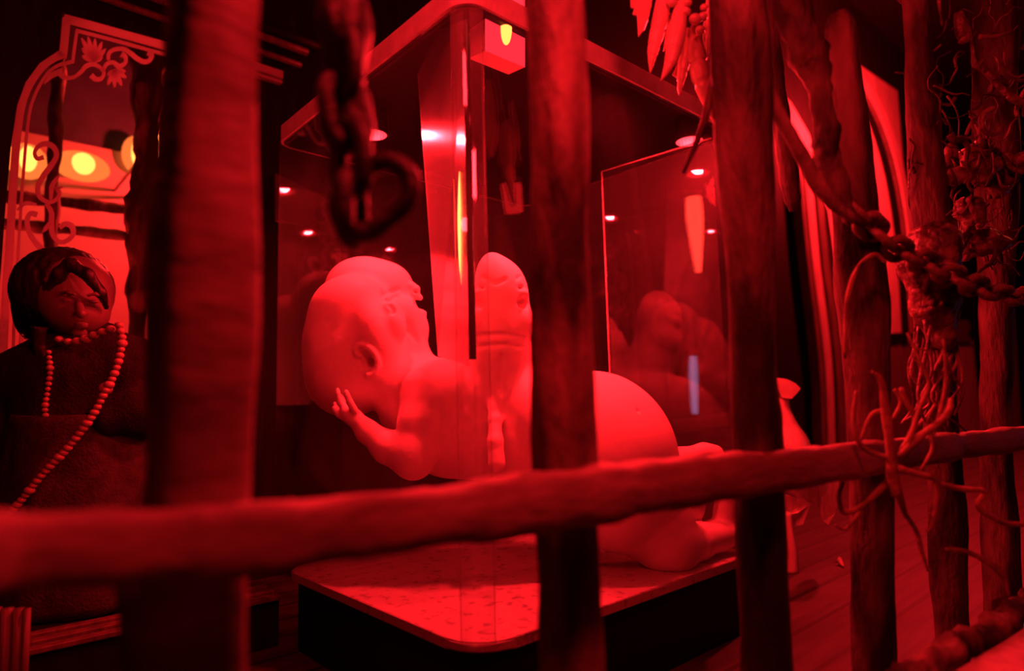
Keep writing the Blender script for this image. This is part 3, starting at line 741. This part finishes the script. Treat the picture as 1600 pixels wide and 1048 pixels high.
# root clump on the rail
rc = thing('root_clump', 'tangle of pale dry forked roots tied to the fence rail at right', 'roots', P(1395, 760, .70))
roots = [([(1402, 775), (1394, 735), (1390, 690), (1384, 640), (1378, 596), (1362, 580)], [15, 17, 16, 14, 10, 4]),
         ([(1408, 705), (1430, 662), (1418, 630), (1408, 606)], [8, 9, 9, 8]),
         ([(1396, 655), (1408, 628), (1398, 608)], [7, 7, 5]),
         ([(1405, 712), (1440, 680), (1468, 660), (1484, 640), (1486, 622)], [9, 10, 11, 10, 6]),
         ([(1398, 742), (1372, 768), (1344, 792), (1318, 800), (1310, 776), (1318, 752)], [11, 10, 9, 9, 7, 4]),
         ([(1400, 758), (1410, 788), (1416, 808)], [11, 9, 7]),
         ([(1402, 732), (1440, 742), (1464, 752), (1464, 790), (1458, 816), (1448, 832)], [10, 10, 10, 9, 9, 6]),
         ([(1462, 756), (1505, 764), (1538, 768), (1528, 790), (1550, 808), (1575, 818), (1630, 820)], [8, 8, 8, 8, 8, 8, 6]),
         ([(1414, 802), (1432, 830), (1440, 860), (1450, 892)], [8, 8, 7, 3]),
         ([(1344, 800), (1322, 826), (1304, 820)], [7, 6, 3]),
         ([(1440, 735), (1458, 700), (1450, 660), (1462, 630)], [7, 7, 6, 3]),
         ([(1478, 858), (1510, 862), (1540, 876), (1566, 898), (1576, 930)], [7, 8, 9, 8, 4]),
         ([(1400, 720), (1350, 700), (1334, 660), (1338, 610)], [8, 8, 8, 5]),
         ([(1380, 640), (1360, 650), (1344, 690)], [6, 6, 4]),
         ([(1320, 560), (1324, 470), (1340, 420), (1366, 398), (1384, 410)], [5, 7, 7, 7, 4]),
         ([(1420, 700), (1436, 640), (1452, 600), (1440, 570), (1418, 520)], [7, 6, 6, 5, 3]),
         ([(1455, 690), (1470, 640), (1478, 590), (1474, 530)], [6, 6, 6, 4]),
         ([(1444, 575), (1428, 560), (1428, 548), (1444, 546), (1456, 556)], [3, 3, 3, 3, 3])]
for i, (p, w) in enumerate(roots):
    dd = .66 + .02 * (i % 3)
    vine('root', p, dd, w, None, rc, 'root', seed=i, sub=6)
# driftwood mask in profile
fm = Field(1380, 1515, 330, 560, .78, .92, .0022)
fm.ell((1450, 400, .85), 42, 52, .040, rot=15, k=.012)
fm.ell((1468, 376, .85), 28, 22, .028, rot=10, k=.012)
fm.cone((1478, 398, .85, 9), (1494, 420, .85, 11), k=.008); fm.ell((1497, 424, .85), 9, 8, .010, k=.006)
fm.ell((1484, 444, .85), 12, 6, .016, k=.006); fm.ell((1482, 470, .85), 16, 17, .018, k=.010); fm.ell((1488, 462, .85), 9, 6, .012, k=.006)
fm.chain([(1455, 430, .85, 36), (1458, 480, .85, 28), (1470, 530, .85, 22)], k=.012)
fm.ell((1476, 408, .812), 8, 6, .012, k=.006, carve=True); fm.cone((1494, 452, .83, 3), (1472, 453, .82, 4), k=.004, carve=True)
fm.ell((1430, 420, .81), 8, 16, .012, k=.008); fm.ell((1500, 429, .845), 3, 2.5, .006, k=.003, carve=True)
me = fm.mesh('mask', 1)
displace(me, lambda p: .0028 * mnoise.fractal(p * 70, 1, 2, 4))
mask = tag(link('driftwood_mask', me, M['vine']), 'dark carved driftwood head in profile with hooked nose, tied below the vine tangle', 'carving')
# tangle of thin vines in the upper right
vt = thing('vine_tangle', 'dense tangle of thin dry vines and bark strips filling the upper right corner', 'vines', P(1500, 500, .92))
fixed = [([(1432, -30), (1436, 20), (1434, 60), (1428, 100), (1424, 122)], [7, 8, 8, 7, 4]),
         ([(1464, -20), (1468, 10), (1472, 40)], [5, 5, 3]), ([(1396, -20), (1420, 10), (1424, 18)], [14, 10, 3]),
         ([(1398, 113), (1416, 115)], [3, 3]), ([(1440, 120), (1448, 165), (1456, 200)], [10, 11, 4]),
         ([(1434, 120), (1440, 160), (1436, 180)], [3, 3, 2]), ([(1480, 30), (1474, 50), (1464, 60)], [4, 4, 2]),
         ([(1510, 30), (1516, 50), (1520, 80), (1524, 100), (1540, 110), (1556, 130), (1580, 150), (1610, 170)], [5, 5, 6, 9, 9, 10, 12, 14]),
         ([(1470, 70), (1450, 90), (1446, 120)], [4, 4, 2]), ([(1460, 160), (1474, 176), (1486, 200)], [2.5, 2.5, 2]),
         ([(1510, 210), (1520, 190), (1534, 184), (1542, 192)], [6, 6, 5, 4]), ([(1524, 194), (1532, 214), (1534, 232), (1546, 228)], [4, 4, 4, 3]),
         ([(1512, 238), (1534, 236), (1550, 234)], [2, 4, 3]), ([(1532, 240), (1526, 262), (1506, 286)], [3, 4, 5]),
         ([(1546, 226), (1566, 242), (1580, 262), (1600, 270)], [6, 8, 8, 6]), ([(1450, 350), (1440, 372), (1446, 386), (1460, 372)], [4, 4, 4, 4]),
         ([(1456, 344), (1452, 366), (1462, 376)], [3, 4, 4]), ([(1470, 344), (1474, 366), (1486, 380)], [5, 6, 8]),
         ([(1496, 260), (1486, 230), (1476, 264)], [10, 16, 10]), ([(1450, 290), (1490, 276), (1530, 260), (1560, 262)], [14, 22, 20, 10]),
         ([(1512, 310), (1526, 320), (1534, 345), (1532, 355)], [10, 20, 14, 8]), ([(1500, 20), (1502, 45), (1506, 60), (1498, 66)], [16, 20, 16, 6]),
         ([(1530, 57), (1556, 56), (1582, 49)], [7, 6, 7])]
for i, (p, w) in enumerate(fixed): vine('vine', p, .90 + .012 * (i % 4), w, None, vt, 'vine', seed=20 + i, sub=5, amp=.45)
rng = random.Random(5)
for i in range(76):
    x, y = rng.uniform(1425, 1610), rng.choice([rng.uniform(-10, 190), rng.uniform(180, 400), rng.uniform(240, 400)])
    a = rng.uniform(0, 2 * math.pi); p = [(x, y)]; d = rng.uniform(.86, 1.0); w = rng.choice([2, 2.5, 3, 3, 4, 6, 9])
    for s in range(rng.randint(4, 8)):
        a += rng.uniform(-1.1, 1.1); x += 12 * math.cos(a); y += 15 * math.sin(a); p.append((max(x, 1420), y))
    vine('vine', p, d, [w * (1 - .6 * k / len(p)) for k in range(len(p))], None, vt, rng.choice(['vine', 'vine', 'bark2']), seed=60 + i, sub=4, amp=.5)
for i in range(9):
    x, y, d = rng.uniform(1450, 1600), rng.uniform(230, 400), rng.uniform(.93, 1.0)
    o = ball('bark_lump', P(x, y, d), rng.uniform(.012, .026), M['vine'], vt, 1, 1, rng.uniform(.7, 1.8), 24, 18)
    displace(o.data, lambda p: .009 * mnoise.fractal(p * 60 + Vector((i, 0, 0)), 1, 2, 4))
# hanging roots under the mask
for i in range(16):
    x = 1432 + i * 4.4; y0 = 500 + rng.uniform(-20, 20); d = .84 + rng.uniform(-.02, .03)
    p = [(x + rng.uniform(-8, 8) * k, y0 + k * rng.uniform(34, 44)) for k in range(5)]
    vine('root', p, d, [7, 6, 6, 5, 3], None, rc, 'vine', seed=90 + i, sub=5, amp=.4)

# ================================================================== POD BUNCH
pb = thing('pod_bunch', 'bunch of long ringed tapering seed pods hanging above the right side of the case', 'seed pods', P(1060, -10, .80))
def pod(pts, ws, d, m='pod', rings=(.35, .55, .72)):
    W = [P(x, y, d) for x, y in pts]; q = catmull([(*p, w / 2 * d / F) for p, w in zip(W, ws)], 14)
    n = len(q); R = []
    for i in range(n):
        t = i / (n - 1); r = q[i][3]
        for g in rings:
            if abs(t - g) < .012: r *= .86
        R.append(max(r, .0003))
    link('pod', tube_mesh([Vector(x[:3]) for x in q], R, seg=18), M[m], pb)
pod([(1042, -40), (1037, 0), (1028, 45), (1020, 80), (1016, 113)], [18, 24, 24, 17, 2], .80, rings=(.5, .68, .82))
pod([(1066, -10), (1062, 20), (1056, 60), (1048, 95), (1033, 126)], [10, 22, 28, 20, 2], .79, rings=(.62, .8))
pod([(1072, 45), (1070, 90), (1064, 125), (1061, 149)], [12, 18, 12, 1.5], .82)
pod([(1084, 40), (1088, 75), (1094, 115), (1108, 160), (1126, 205)], [10, 24, 30, 20, 6], .81, rings=(.4, .58))
pod([(1108, -10), (1105, 30), (1103, 80), (1106, 110)], [6, 12, 10, 2], .83)
for x, y, rx, a in ((1050, 3, 8, 0), (1074, 4, 7, .5), (1072, 18, 7, 1), (1086, 30, 9, .3), (1098, 26, 7, 0), (1094, 47, 7, 0), (1062, -8, 9, 0), (1100, 12, 6, .4)):
    ball('knot', P(x, y, .785), rx * .8 / F, M['pod'], pb, 1.2, 1, .9)
jag = [(984, -30), (1022, -30), (1018, 5), (1012, 30), (1006, 46), (997, 57), (995, 24), (988, 22), (991, 13), (985, 11)]
prism('jagged_leaf', [P(x, y, .815) for x, y in jag], RW @ Vector((.001, 0, -.003)), M['pod'], pb)
jag2 = [(1046, 20), (1054, 20), (1046, 60), (1036, 80), (1040, 50)]
prism('jagged_leaf', [P(x, y, .815) for x, y in jag2], RW @ Vector((.001, 0, -.003)), M['pod'], pb)
jag3 = [(1066, 70), (1076, 70), (1062, 140), (1058, 122), (1050, 116), (1058, 100)]
prism('jagged_leaf', [P(x, y, .83) for x, y in jag3], RW @ Vector((.001, 0, -.003)), M['pod'], pb)
tube('cord', [P(1060, -200, .8), P(1062, -60, .8), P(1064, -8, .8)], .002, M['vine'], pb, sub=4, seg=8)

# ================================================================== CARVED ARCH BEHIND THE RIGHT POSTS
ar = thing('arched_panel', 'pale carved wooden arch panel with curved mouldings behind the right-hand posts', 'carved panel', (PY(1330, 600, YW).x, YW, 0))
def board(pts, Y0_, th, m, name='board', par=None):
    return prism(name, [PY(x, y, Y0_ - .003) for x, y in pts], Vector((0, th, 0)), M[m], par if par is not None else ar)
def arch_strip(pts, w, Y_, m, name='moulding', th=.05):
    o = link(name, stroke_mesh(pts, [w] * len(pts) if not hasattr(w, '__len__') else w, sub=8, thick=th, Y=Y_), M[m], ar, False); return o
board([(1318, 92), (1345, 103), (1402, 142), (1433, 522), (1398, 522), (1392, 420), (1372, 320), (1345, 240), (1318, 200)], YW - .02, .02, 'panelwood', 'spandrel')
for off, w, mm in ((2, 9, 'panelwood'), (13, 4, 'midwood'), (26, 11, 'darkwood'), (42, 16, 'panelwood'), (58, 9, 'midwood')):  # the darkwood strip stands for the shade in the groove
    pts = [(1318 - off * .2, 118 + off * 1.0), (1345 - off * .35, 138 + off * 1.1), (1372 - off * .6, 186 + off * .9), (1394 - off * .75, 250 + off * .7), (1410 - off * .85, 330 + off * .4), (1420 - off * .9, 420), (1428 - off * .95, 521)]
    arch_strip(pts, w, YW - .02, mm, th=.05 if mm != 'darkwood' else .052)
board([(1160, -20), (1192, -20), (1200, 60), (1212, 182), (1188, 176), (1176, 100)], YW - .05, .03, 'panelwood', 'tracery')
prism('leaf_shade', [PY(x, y, YW - .055) for x, y in ((1173, 22), (1182, 36), (1190, 55), (1193, 72), (1186, 68), (1178, 52))], Vector((0, .004, 0)), M['darkwood'], ar)  # dark plate standing for the shade in a leaf-shaped hole
board([(1224, 148), (1236, 160), (1262, 205), (1292, 270), (1308, 330), (1306, 420), (1294, 330), (1268, 262), (1234, 200)], YW - .06, .03, 'panelwood', 'curved_rib')
for x0, x1, w, mm in ((1247, 1286, 11, 'panelwood'), (1262, 1302, 9, 'midwood'), (1236, 1274, 6, 'midwood'), (1290, 1316, 12, 'panelwood')):
    arch_strip([(x0, 240), (x0 + (x1 - x0) * .35, 400), (x1 - 6, 560), (x1, 705)], w, YW - .02, mm, 'jamb', .05)
board([(1434, 500), (1512, 500), (1518, 512), (1512, 520), (1520, 533), (1436, 533)], YW - .05, .05, 'midwood', 'capital')
board([(1440, 533), (1520, 533), (1536, 700), (1450, 700)], YW - .03, .03, 'panelwood', 'pilaster')
board([(1560, 478), (1580, 478), (1586, 500), (1598, 700), (1582, 700)], YW - .03, .03, 'panelwood', 'pilaster')
board([(1380, 522), (1436, 522), (1446, 700), (1390, 700)], YW - .03, .03, 'midwood', 'dado')

# ================================================================== SMALL CARVED FIGURINE BESIDE THE CASE
bd = 1.48
fgx, fgy = PZ(1236, 893, 0).x, PZ(1236, 893, 0).y
bd = (RW.transposed() @ (Vector((fgx, fgy, 0)) - EYE)).z * -1
fi = thing('carved_bird', 'pale carved bird-like figurine with broad leaf wings standing on the planks behind the post', 'figurine', (fgx, fgy, 0))
def pw(x, y, d=None): return P(x, y, d or bd)
tube('stem', [Vector((fgx, fgy, 0)), pw(1235, 860), pw(1232, 830), pw(1230, 800)], [.018, .016, .012, .01], M['panelwood'], fi, sub=6, seg=14)
tube('body', [pw(1234, 740), pw(1238, 710), pw(1234, 690), pw(1228, 665), pw(1223, 640), pw(1222, 622)], [.02, .040, .040, .026, .017, .015], M['pod'], fi, sub=6, seg=18)
prism('head', [pw(*p) for p in ((1210, 590), (1222, 591), (1234, 597), (1242, 605), (1236, 613), (1228, 621), (1214, 619), (1206, 606))], RW @ Vector((0, 0, .03)), M['pod'], fi)
for pts in (((1212, 768), (1240, 776), (1262, 784), (1242, 800), (1222, 803), (1206, 798)), ((1208, 806), (1244, 800), (1264, 786), (1252, 818), (1230, 822), (1212, 826)),
            ((1278, 752), (1296, 744), (1308, 748), (1309, 770), (1302, 800), (1292, 818), (1284, 812), (1278, 790)), ((1216, 760), (1250, 752), (1278, 748), (1272, 782), (1262, 786))):
    prism('wing', [pw(x, y, bd + .02 + .004 * k) for k, (x, y) in enumerate(pts)], RW @ Vector((0, 0, .008)), M['panelwood'], fi)
sh = tag(link('wood_chip', tube_mesh([PZ(1306, 880, .004), PZ(1312, 874, .01), PZ(1318, 884, .004)], [.002, .008, .002], seg=8, amp=.3), M['panelwood']), 'small pale wood chip lying on the planks right of the carved bird', 'wood chip')

# ================================================================== MANNEQUIN WITH BEADS
mq = thing('mannequin', 'dark-haired mannequin in a black shawl with bead strings, in front of the etched glass', 'mannequin', (P(120, 900, 1.15).x, P(120, 900, 1.15).y, .085))
fb = Field(-60, 270, 380, 640, 1.0, 1.30, .003)
fb.ell((116, 458, 1.15), 52, 60, .070, rot=4, k=.012)
fb.ell((122, 490, 1.13), 42, 36, .052, k=.014)
fb.cone((122, 470, 1.085, 5), (127, 490, 1.072, 8), k=.008)                # nose
fb.ell((118, 491, 1.08), 4, 3.5, .006, k=.004); fb.ell((134, 491, 1.08), 4, 3.5, .006, k=.004)
fb.ell((127, 506, 1.078), 12, 3.2, .008, k=.004); fb.ell((127, 511, 1.078), 10, 3.2, .008, k=.004)
fb.ell((124, 520, 1.088), 11, 7, .014, k=.008)
fb.ell((104, 468, 1.078), 11, 5, .012, k=.006, carve=True); fb.ell((146, 470, 1.085), 10, 5, .012, k=.006, carve=True)
fb.ell((104, 469, 1.088), 8, 4, .008, k=.003); fb.ell((146, 471, 1.093), 8, 4, .008, k=.003)
fb.chain([(92, 459, 1.084, 3), (106, 456, 1.078, 3.4), (117, 460, 1.08, 3)], k=.004); fb.chain([(137, 461, 1.08, 3), (149, 459, 1.086, 3), (159, 463, 1.1, 3)], k=.004)
fb.ell((70, 480, 1.155), 7, 14, .012, k=.005)
fb.cone((118, 515, 1.16, 30), (116, 560, 1.16, 32), k=.014)
link('body', fb.mesh('body', 2), M['face'], mq)
fh = Field(-60, 270, 360, 640, 1.0, 1.32, .003)
fh.ell((100, 452, 1.165), 66, 66, .086, rot=0, k=.01)
fh.ell((62, 478, 1.175), 28, 56, .05, rot=8, k=.012)
fh.ell((134, 492, 1.06), 48, 56, .095, rot=0, k=.010, carve=True)
fh.ell((118, 476, 1.03), 40, 42, .07, rot=12, k=.012, carve=True)
fh.chain([(110, 412, 1.085, 9), (138, 430, 1.085, 9), (158, 458, 1.10, 7), (166, 480, 1.12, 4)], k=.008)
fh.chain([(110, 412, 1.085, 9), (92, 428, 1.082, 9), (80, 452, 1.09, 8), (76, 480, 1.10, 5)], k=.008)
me = fh.mesh('hair', 1)
displace(me, lambda p: .0018 * mnoise.fractal(Vector((p.x * 120, p.y * 120, p.z * 26)), 1, 2, 3))
link('hair', me, M['hair'], mq)
vine('braid', [(62, 510), (60, 535), (66, 560), (70, 590), (68, 620), (72, 655)], 1.08, [24, 20, 20, 17, 15, 8], None, mq, 'hair', amp=.5)
fc = Field(-120, 330, 500, 905, .98, 1.32, .0045)
fc.chain([(30, 610, 1.17, 62), (70, 590, 1.16, 56), (120, 590, 1.15, 60), (190, 580, 1.16, 52), (215, 585, 1.17, 48)], k=.03)
fc.chain([(120, 600, 1.15, 78), (125, 690, 1.15, 84), (130, 750, 1.14, 84)], k=.03)
fc.chain([(10, 620, 1.16, 46), (-8, 690, 1.13, 42), (20, 750, 1.09, 34)], k=.02)
fc.chain([(222, 580, 1.17, 40), (232, 640, 1.14, 38), (214, 640, 1.11, 34), (170, 655, 1.085, 28)], k=.02)
fc.chain([(84, 535, 1.15, 26), (122, 528, 1.15, 36), (160, 530, 1.15, 26)], k=.014)
me = fc.mesh('shawl', 2)
displace(me, lambda p: .004 * mnoise.fractal(Vector((p.x * 22, p.y * 22, p.z * 6)), 1, 2, 3))
link('shawl', me, M['cloth'], mq)
tube('skirt', [P(130, 640, 1.14), P(130, 740, 1.14), P(132, 820, 1.14), Vector((P(132, 900, 1.14).x, P(132, 900, 1.14).y, P(488, 905, 1.19).z + .001))], [.104, .118, .128, .135], M['skirt'], mq, sub=8, seg=40, amp=.06, scale=30, ridge=1.2)
nk = thing('bead_necklace', 'long string of round wooden beads draped over the black shawl of the mannequin', 'necklace', P(150, 640, 1.03))
bm = bmesh.new(); bmesh.ops.create_uvsphere(bm, u_segments=14, v_segments=10, radius=1); bead_me = bpy.data.meshes.new('bead'); bm.to_mesh(bead_me); bm.free()
bead_me.materials.append(M['bead']); bead_me.polygons.foreach_set('use_smooth', [True] * len(bead_me.polygons))
def beads(t, px, d0, d1, r0, gap):
    q = catmull([(*p, 0) for p in px], 40); last = None; n = 0
    for i, p in enumerate(q):
        d = d0 + (d1 - d0) * i / len(q); r = r0 * (1.25 if n % 7 == 3 else .9 + .2 * rng.random())
        if last is None or math.hypot(p[0] - last[0], p[1] - last[1]) > gap:
            o = bpy.data.objects.new('bead', bead_me); COL.objects.link(o); o.parent = t
            o.location = P(p[0], p[1], d) - t.location; s = r * d / F; o.scale = (s, s, s * .85); last = p; n += 1
beads(nk, [(186, 508), (191, 530), (186, 560), (180, 580), (172, 598), (164, 612), (152, 636), (140, 655), (120, 682), (100, 706), (84, 722), (60, 748), (36, 778), (10, 806)], 1.06, 1.0, 6.3, 9.5)
ball('pendant_bead', P(165, 607, 1.045), .0105, M['bead'], nk)
nk2 = thing('bead_choker', 'short choker of large beads round the neck of the mannequin', 'necklace', P(140, 527, 1.06))
beads(nk2, [(92, 530), (108, 534), (126, 532), (140, 527), (154, 520), (168, 516), (182, 510)], 1.07, 1.065, 6.6, 14)
nk3 = thing('bead_strand', 'dim vertical strand of small beads hanging under the braid of the mannequin', 'necklace', P(74, 600, 1.04))
beads(nk3, [(76, 550), (78, 580), (74, 610), (70, 640), (74, 660)], 1.05, 1.04, 4.5, 8)
# low stepped plinth under the mannequin and the ribbed pilaster beside it
lp = thing('stepped_plinth', 'low dark plinth with three lit ridges along its top edge, left of the pedestal', 'plinth', (.2, 1.12, 0))
pe = P(488, 905, 1.19); px_ = X0 - .006
yf = pe.y
ztop = pe.z
bxr = P(478, 905, 1.16).x
yfront = PZ(430, 925, ztop).y
box('block', -1.4, X0 - .002, yfront, YW - .002, 0, ztop - .012, M['darkwood'], lp)
for k in range(3):
    box('ridge', -1.4, X0 - .002, yfront - .010 + k * .030, yfront + .008 + k * .030, ztop - .012, ztop - .004 + .002 * k, M['midwood'], lp, .002)
fl = thing('fluted_pilaster', 'short fluted wooden pilaster at the bottom left corner', 'pilaster', (PZ(20, 1048, .05).x, PZ(20, 1048, .05).y, 0))
for k, (xa, w) in enumerate(((-30, 20), (-8, 18), (12, 16), (30, 14), (43, 10))):
    pa = P(xa, 950, .80); tube('flute', [Vector((pa.x, pa.y, 0)), Vector((pa.x, pa.y, pa.z))], w * .5 * .86 / F, M['midwood'], fl, sub=1, seg=14)
pa, pb_ = P(-60, 946, .86), P(50, 946, .86)

# bark-edged plank in the lower right corner
pk = thing('bark_edged_plank', 'smooth plank with a ragged bark edge in the lower right corner', 'plank', PZ(1560, 1020, .16))
edge = [(1400, 1075), (1440, 1048), (1500, 1010), (1550, 980), (1600, 946), (1660, 905)]
we = [PZ(x, y, .16) for x, y in edge]
prism('board', [PZ(x + 22, y + 20, .16) for x, y in edge] + [PZ(1700, 1100, .16)], Vector((0, 0, -.02)), M['panelwood'], pk)
tube('bark_edge', we, [.012] * len(we), M['bark'], pk, sub=12, seg=14, amp=.8, scale=70)

# pale colour for a lit wall patch, dark shape for a person's silhouette
na, nb = PY(440, 292, YW - .01), PY(532, 430, YW - .01)
M['litpatch'] = mat('lit_patch_board', (.10, .085, .08), .7)
ni = thing('lit_wall_patch', 'pale panel coloured as a lit patch of the back wall, seen through the left pane of the case', 'panel', (na.x, YW - .01, nb.z))
prism('board', [PY(*p, YW - .012) for p in ((430, 270), (529, 320), (528, 372), (480, 352), (430, 345))], Vector((0, .01, 0)), M['litpatch'], ni)
prism('board', [PY(*p, YW - .012) for p in ((534, 362), (566, 368), (566, 395), (534, 390))], Vector((0, .01, 0)), M['litpatch'], ni)
db = thing('person_silhouette', 'small dark bust silhouette in front of the pale panel behind the case', 'person_shape', PY(500, 470, YW - .1))
c = PY(502, 334, YW - .06); ball('head', c, .017, M['black'], db, 1, 1, 1.3)
tube('shoulders', [PY(502, 350, YW - .06), PY(502, 366, YW - .06), PY(500, 385, YW - .06), PY(500, 470, YW - .06), Vector((PY(500, 470, YW - .06).x, YW - .06, 0))], [.012, .02, .05, .055, .055], M['black'], db, sub=4, seg=16)

# ================================================================== LAMP AND ADDED GLOWING BODIES OF THE VISITORS' SIDE, FOR REFLECTIONS IN THE PANES
def mirrored(px, py, plane, dist):
    r = ray(px, py); t = (Y0 / r.y) if plane == 'Y' else (X0 / r.x)
    h = EYE + r * t
    r2 = Vector((r.x, -r.y, r.z)) if plane == 'Y' else Vector((-r.x, r.y, r.z))
    return h + r2 * dist
def refl_glow(name, label, px0, py0, px1, py1, w, mat_, dist, ws=None):
    a, b = mirrored(px0, py0, 'Y', dist), mirrored(px1, py1, 'Y', dist)
    t = thing(name, label, 'lamp', b)
    rr = w / 2 / F * (dist + 1)
    tube('glowing_body', [a, a.lerp(b, .25), a.lerp(b, .6), b], ws and [rr * k for k in ws] or [rr] * 4, mat_, t, sub=5, seg=16)
    tube('cap', [a, a + (a - b).normalized() * .02], rr * 1.05, M['metal'], t, sub=1, seg=16)
    tube('cord', [a + (a - b).normalized() * .02, Vector((a.x, a.y, 3.2))], .003, M['black'], t, sub=1, seg=8)
    return t
M['rl'] = emit('torch_glow', (1, .05, .03), 13)
M['rl2'] = emit('red_patch_glow', (1, .012, .015), 5)
M['blue'] = emit('blue_streak_glow', (.32, .36, .8), 2.2)
refl_glow('torch_lamp', 'tapering red torch lamp on the visitor side, mirrored in the right pane', 1085, 308, 1093, 425, 27, M['rl'], .9, [.9, 1, .75, .3])
refl_glow('blue_glow_body', 'short bluish glowing body added on the visitor side for the streak mirrored low in the right pane', 1084, 556, 1087, 646, 15, M['blue'], 1.25, [.7, .9, .8, .6])  # added glow, placed for the bluish reflection
refl_glow('red_glow_body', 'small red glowing body added on the visitor side for the square reflection beside the case corner', 798, 289, 800, 330, 34, M['rl2'], 1.2)  # added glow, placed for the square red reflection

# ================================================================== LIGHTS
def pt(name, loc, power, r=.05, col=RED, kind='POINT', to=None, size=None, spot=60, blend=.5):
    l = bpy.data.lights.new(name, kind); l.energy = power; l.color = col
    o = bpy.data.objects.new(name, l); COL.objects.link(o); o.location = loc
    if kind == 'AREA': l.size = size or .1
    else: l.shadow_soft_size = r
    if kind == 'SPOT': l.spot_size = math.radians(spot); l.spot_blend = blend
    if to is not None: o.rotation_euler = (Vector(to) - Vector(loc)).to_track_quat('-Z', 'Y').to_euler()
    return o
cx, cy = (X0 + X1) / 2, (Y0 + Y1) / 2
def CP(u, z, h): return (.7466 * u + .6652 * z, -.669 * u + .743 * z, h)      # sideways, ahead, height
def case_fill(x, y, power, label):  # added fill light; its can keeps the glow out of the pane reflections
    t = thing('case_fill_light', label, 'lamp', (x, y, ZR + .004), 'added fill lights under the lid of the case')
    zt, zb = ZR + RT - .009, ZR - .022
    bm = bmesh.new(); n = 24; r = .026
    rings = [[bm.verts.new((x + q * math.cos(2 * math.pi * k / n), y + q * math.sin(2 * math.pi * k / n), z)) for k in range(n)] for q, z in ((.001, zt), (r, zt), (r, zb), (r - .002, zb), (r - .002, zt - .004), (.001, zt - .004))]
    for A, B in zip(rings, rings[1:]):
        for k in range(n): bm.faces.new([A[k], A[(k + 1) % n], B[(k + 1) % n], B[k]])
    bmlink('housing', bm, M['black'], t)
    ball('bulb', (x, y, zt - .014), .006, M['bulb'], t)
    pt('case_fill_glow', (x, y, zb + .011), power, .012)
case_fill(X0 + .28, Y0 + .080, 38, 'fill light in a round black can, added under the case lid above the belly of the figure')
case_fill(X0 + .09, Y0 + .38, 24, 'fill light in a round black can, added under the case lid above the heads of the figure')
case_fill(X0 + .56, Y0 + .045, 30, 'fill light in a round black can, added under the case lid above the feet of the figure')
pt('glare_box_light', c0 - nrm * .016, .15, .006)  # light of the added glare box
pt('streak_light', P(716, 350, .84), .3, .01)  # light of the added glare streak
pt('hall_light', (.75, 2.35, 1.25), 34, .02, (1, .02, .02))
pt('hall_light_low', (.1, 2.3, .25), 14, .02, (1, .02, .02))
pt('visitor_lamp', CP(.14, .25, .88), 12.5, .05)
pt('left_fill', CP(-.20, .32, 1.05), 10, .05)  # unseen fill added to brighten the left rim and near posts
pt('arch_fill', (4.1, 1.0, 2.1), 240, .08)  # unseen fill added to brighten the carved arch

# ================================================================== WORLD, CAMERA, VIEW
w = bpy.data.worlds.new('world'); SC.world = w; w.use_nodes = True
w.node_tree.nodes['Background'].inputs[0].default_value = (.0006, .0003, .0005, 1)
cam = bpy.data.cameras.new('camera'); co = bpy.data.objects.new('camera', cam); COL.objects.link(co)
cam.sensor_width = 36; cam.lens = 36 * F / 1600; cam.clip_start = .01; cam.clip_end = 50
m4 = RW.to_4x4(); m4.translation = EYE; co.matrix_world = m4
cam.dof.use_dof = True; cam.dof.focus_distance = 1.05; cam.dof.aperture_fstop = 2.6
SC.camera = co
SC.view_settings.view_transform = 'Standard'; SC.view_settings.look = 'None'
SC.view_settings.exposure = 0; SC.view_settings.gamma = 1; SC.view_settings.use_curve_mapping = False
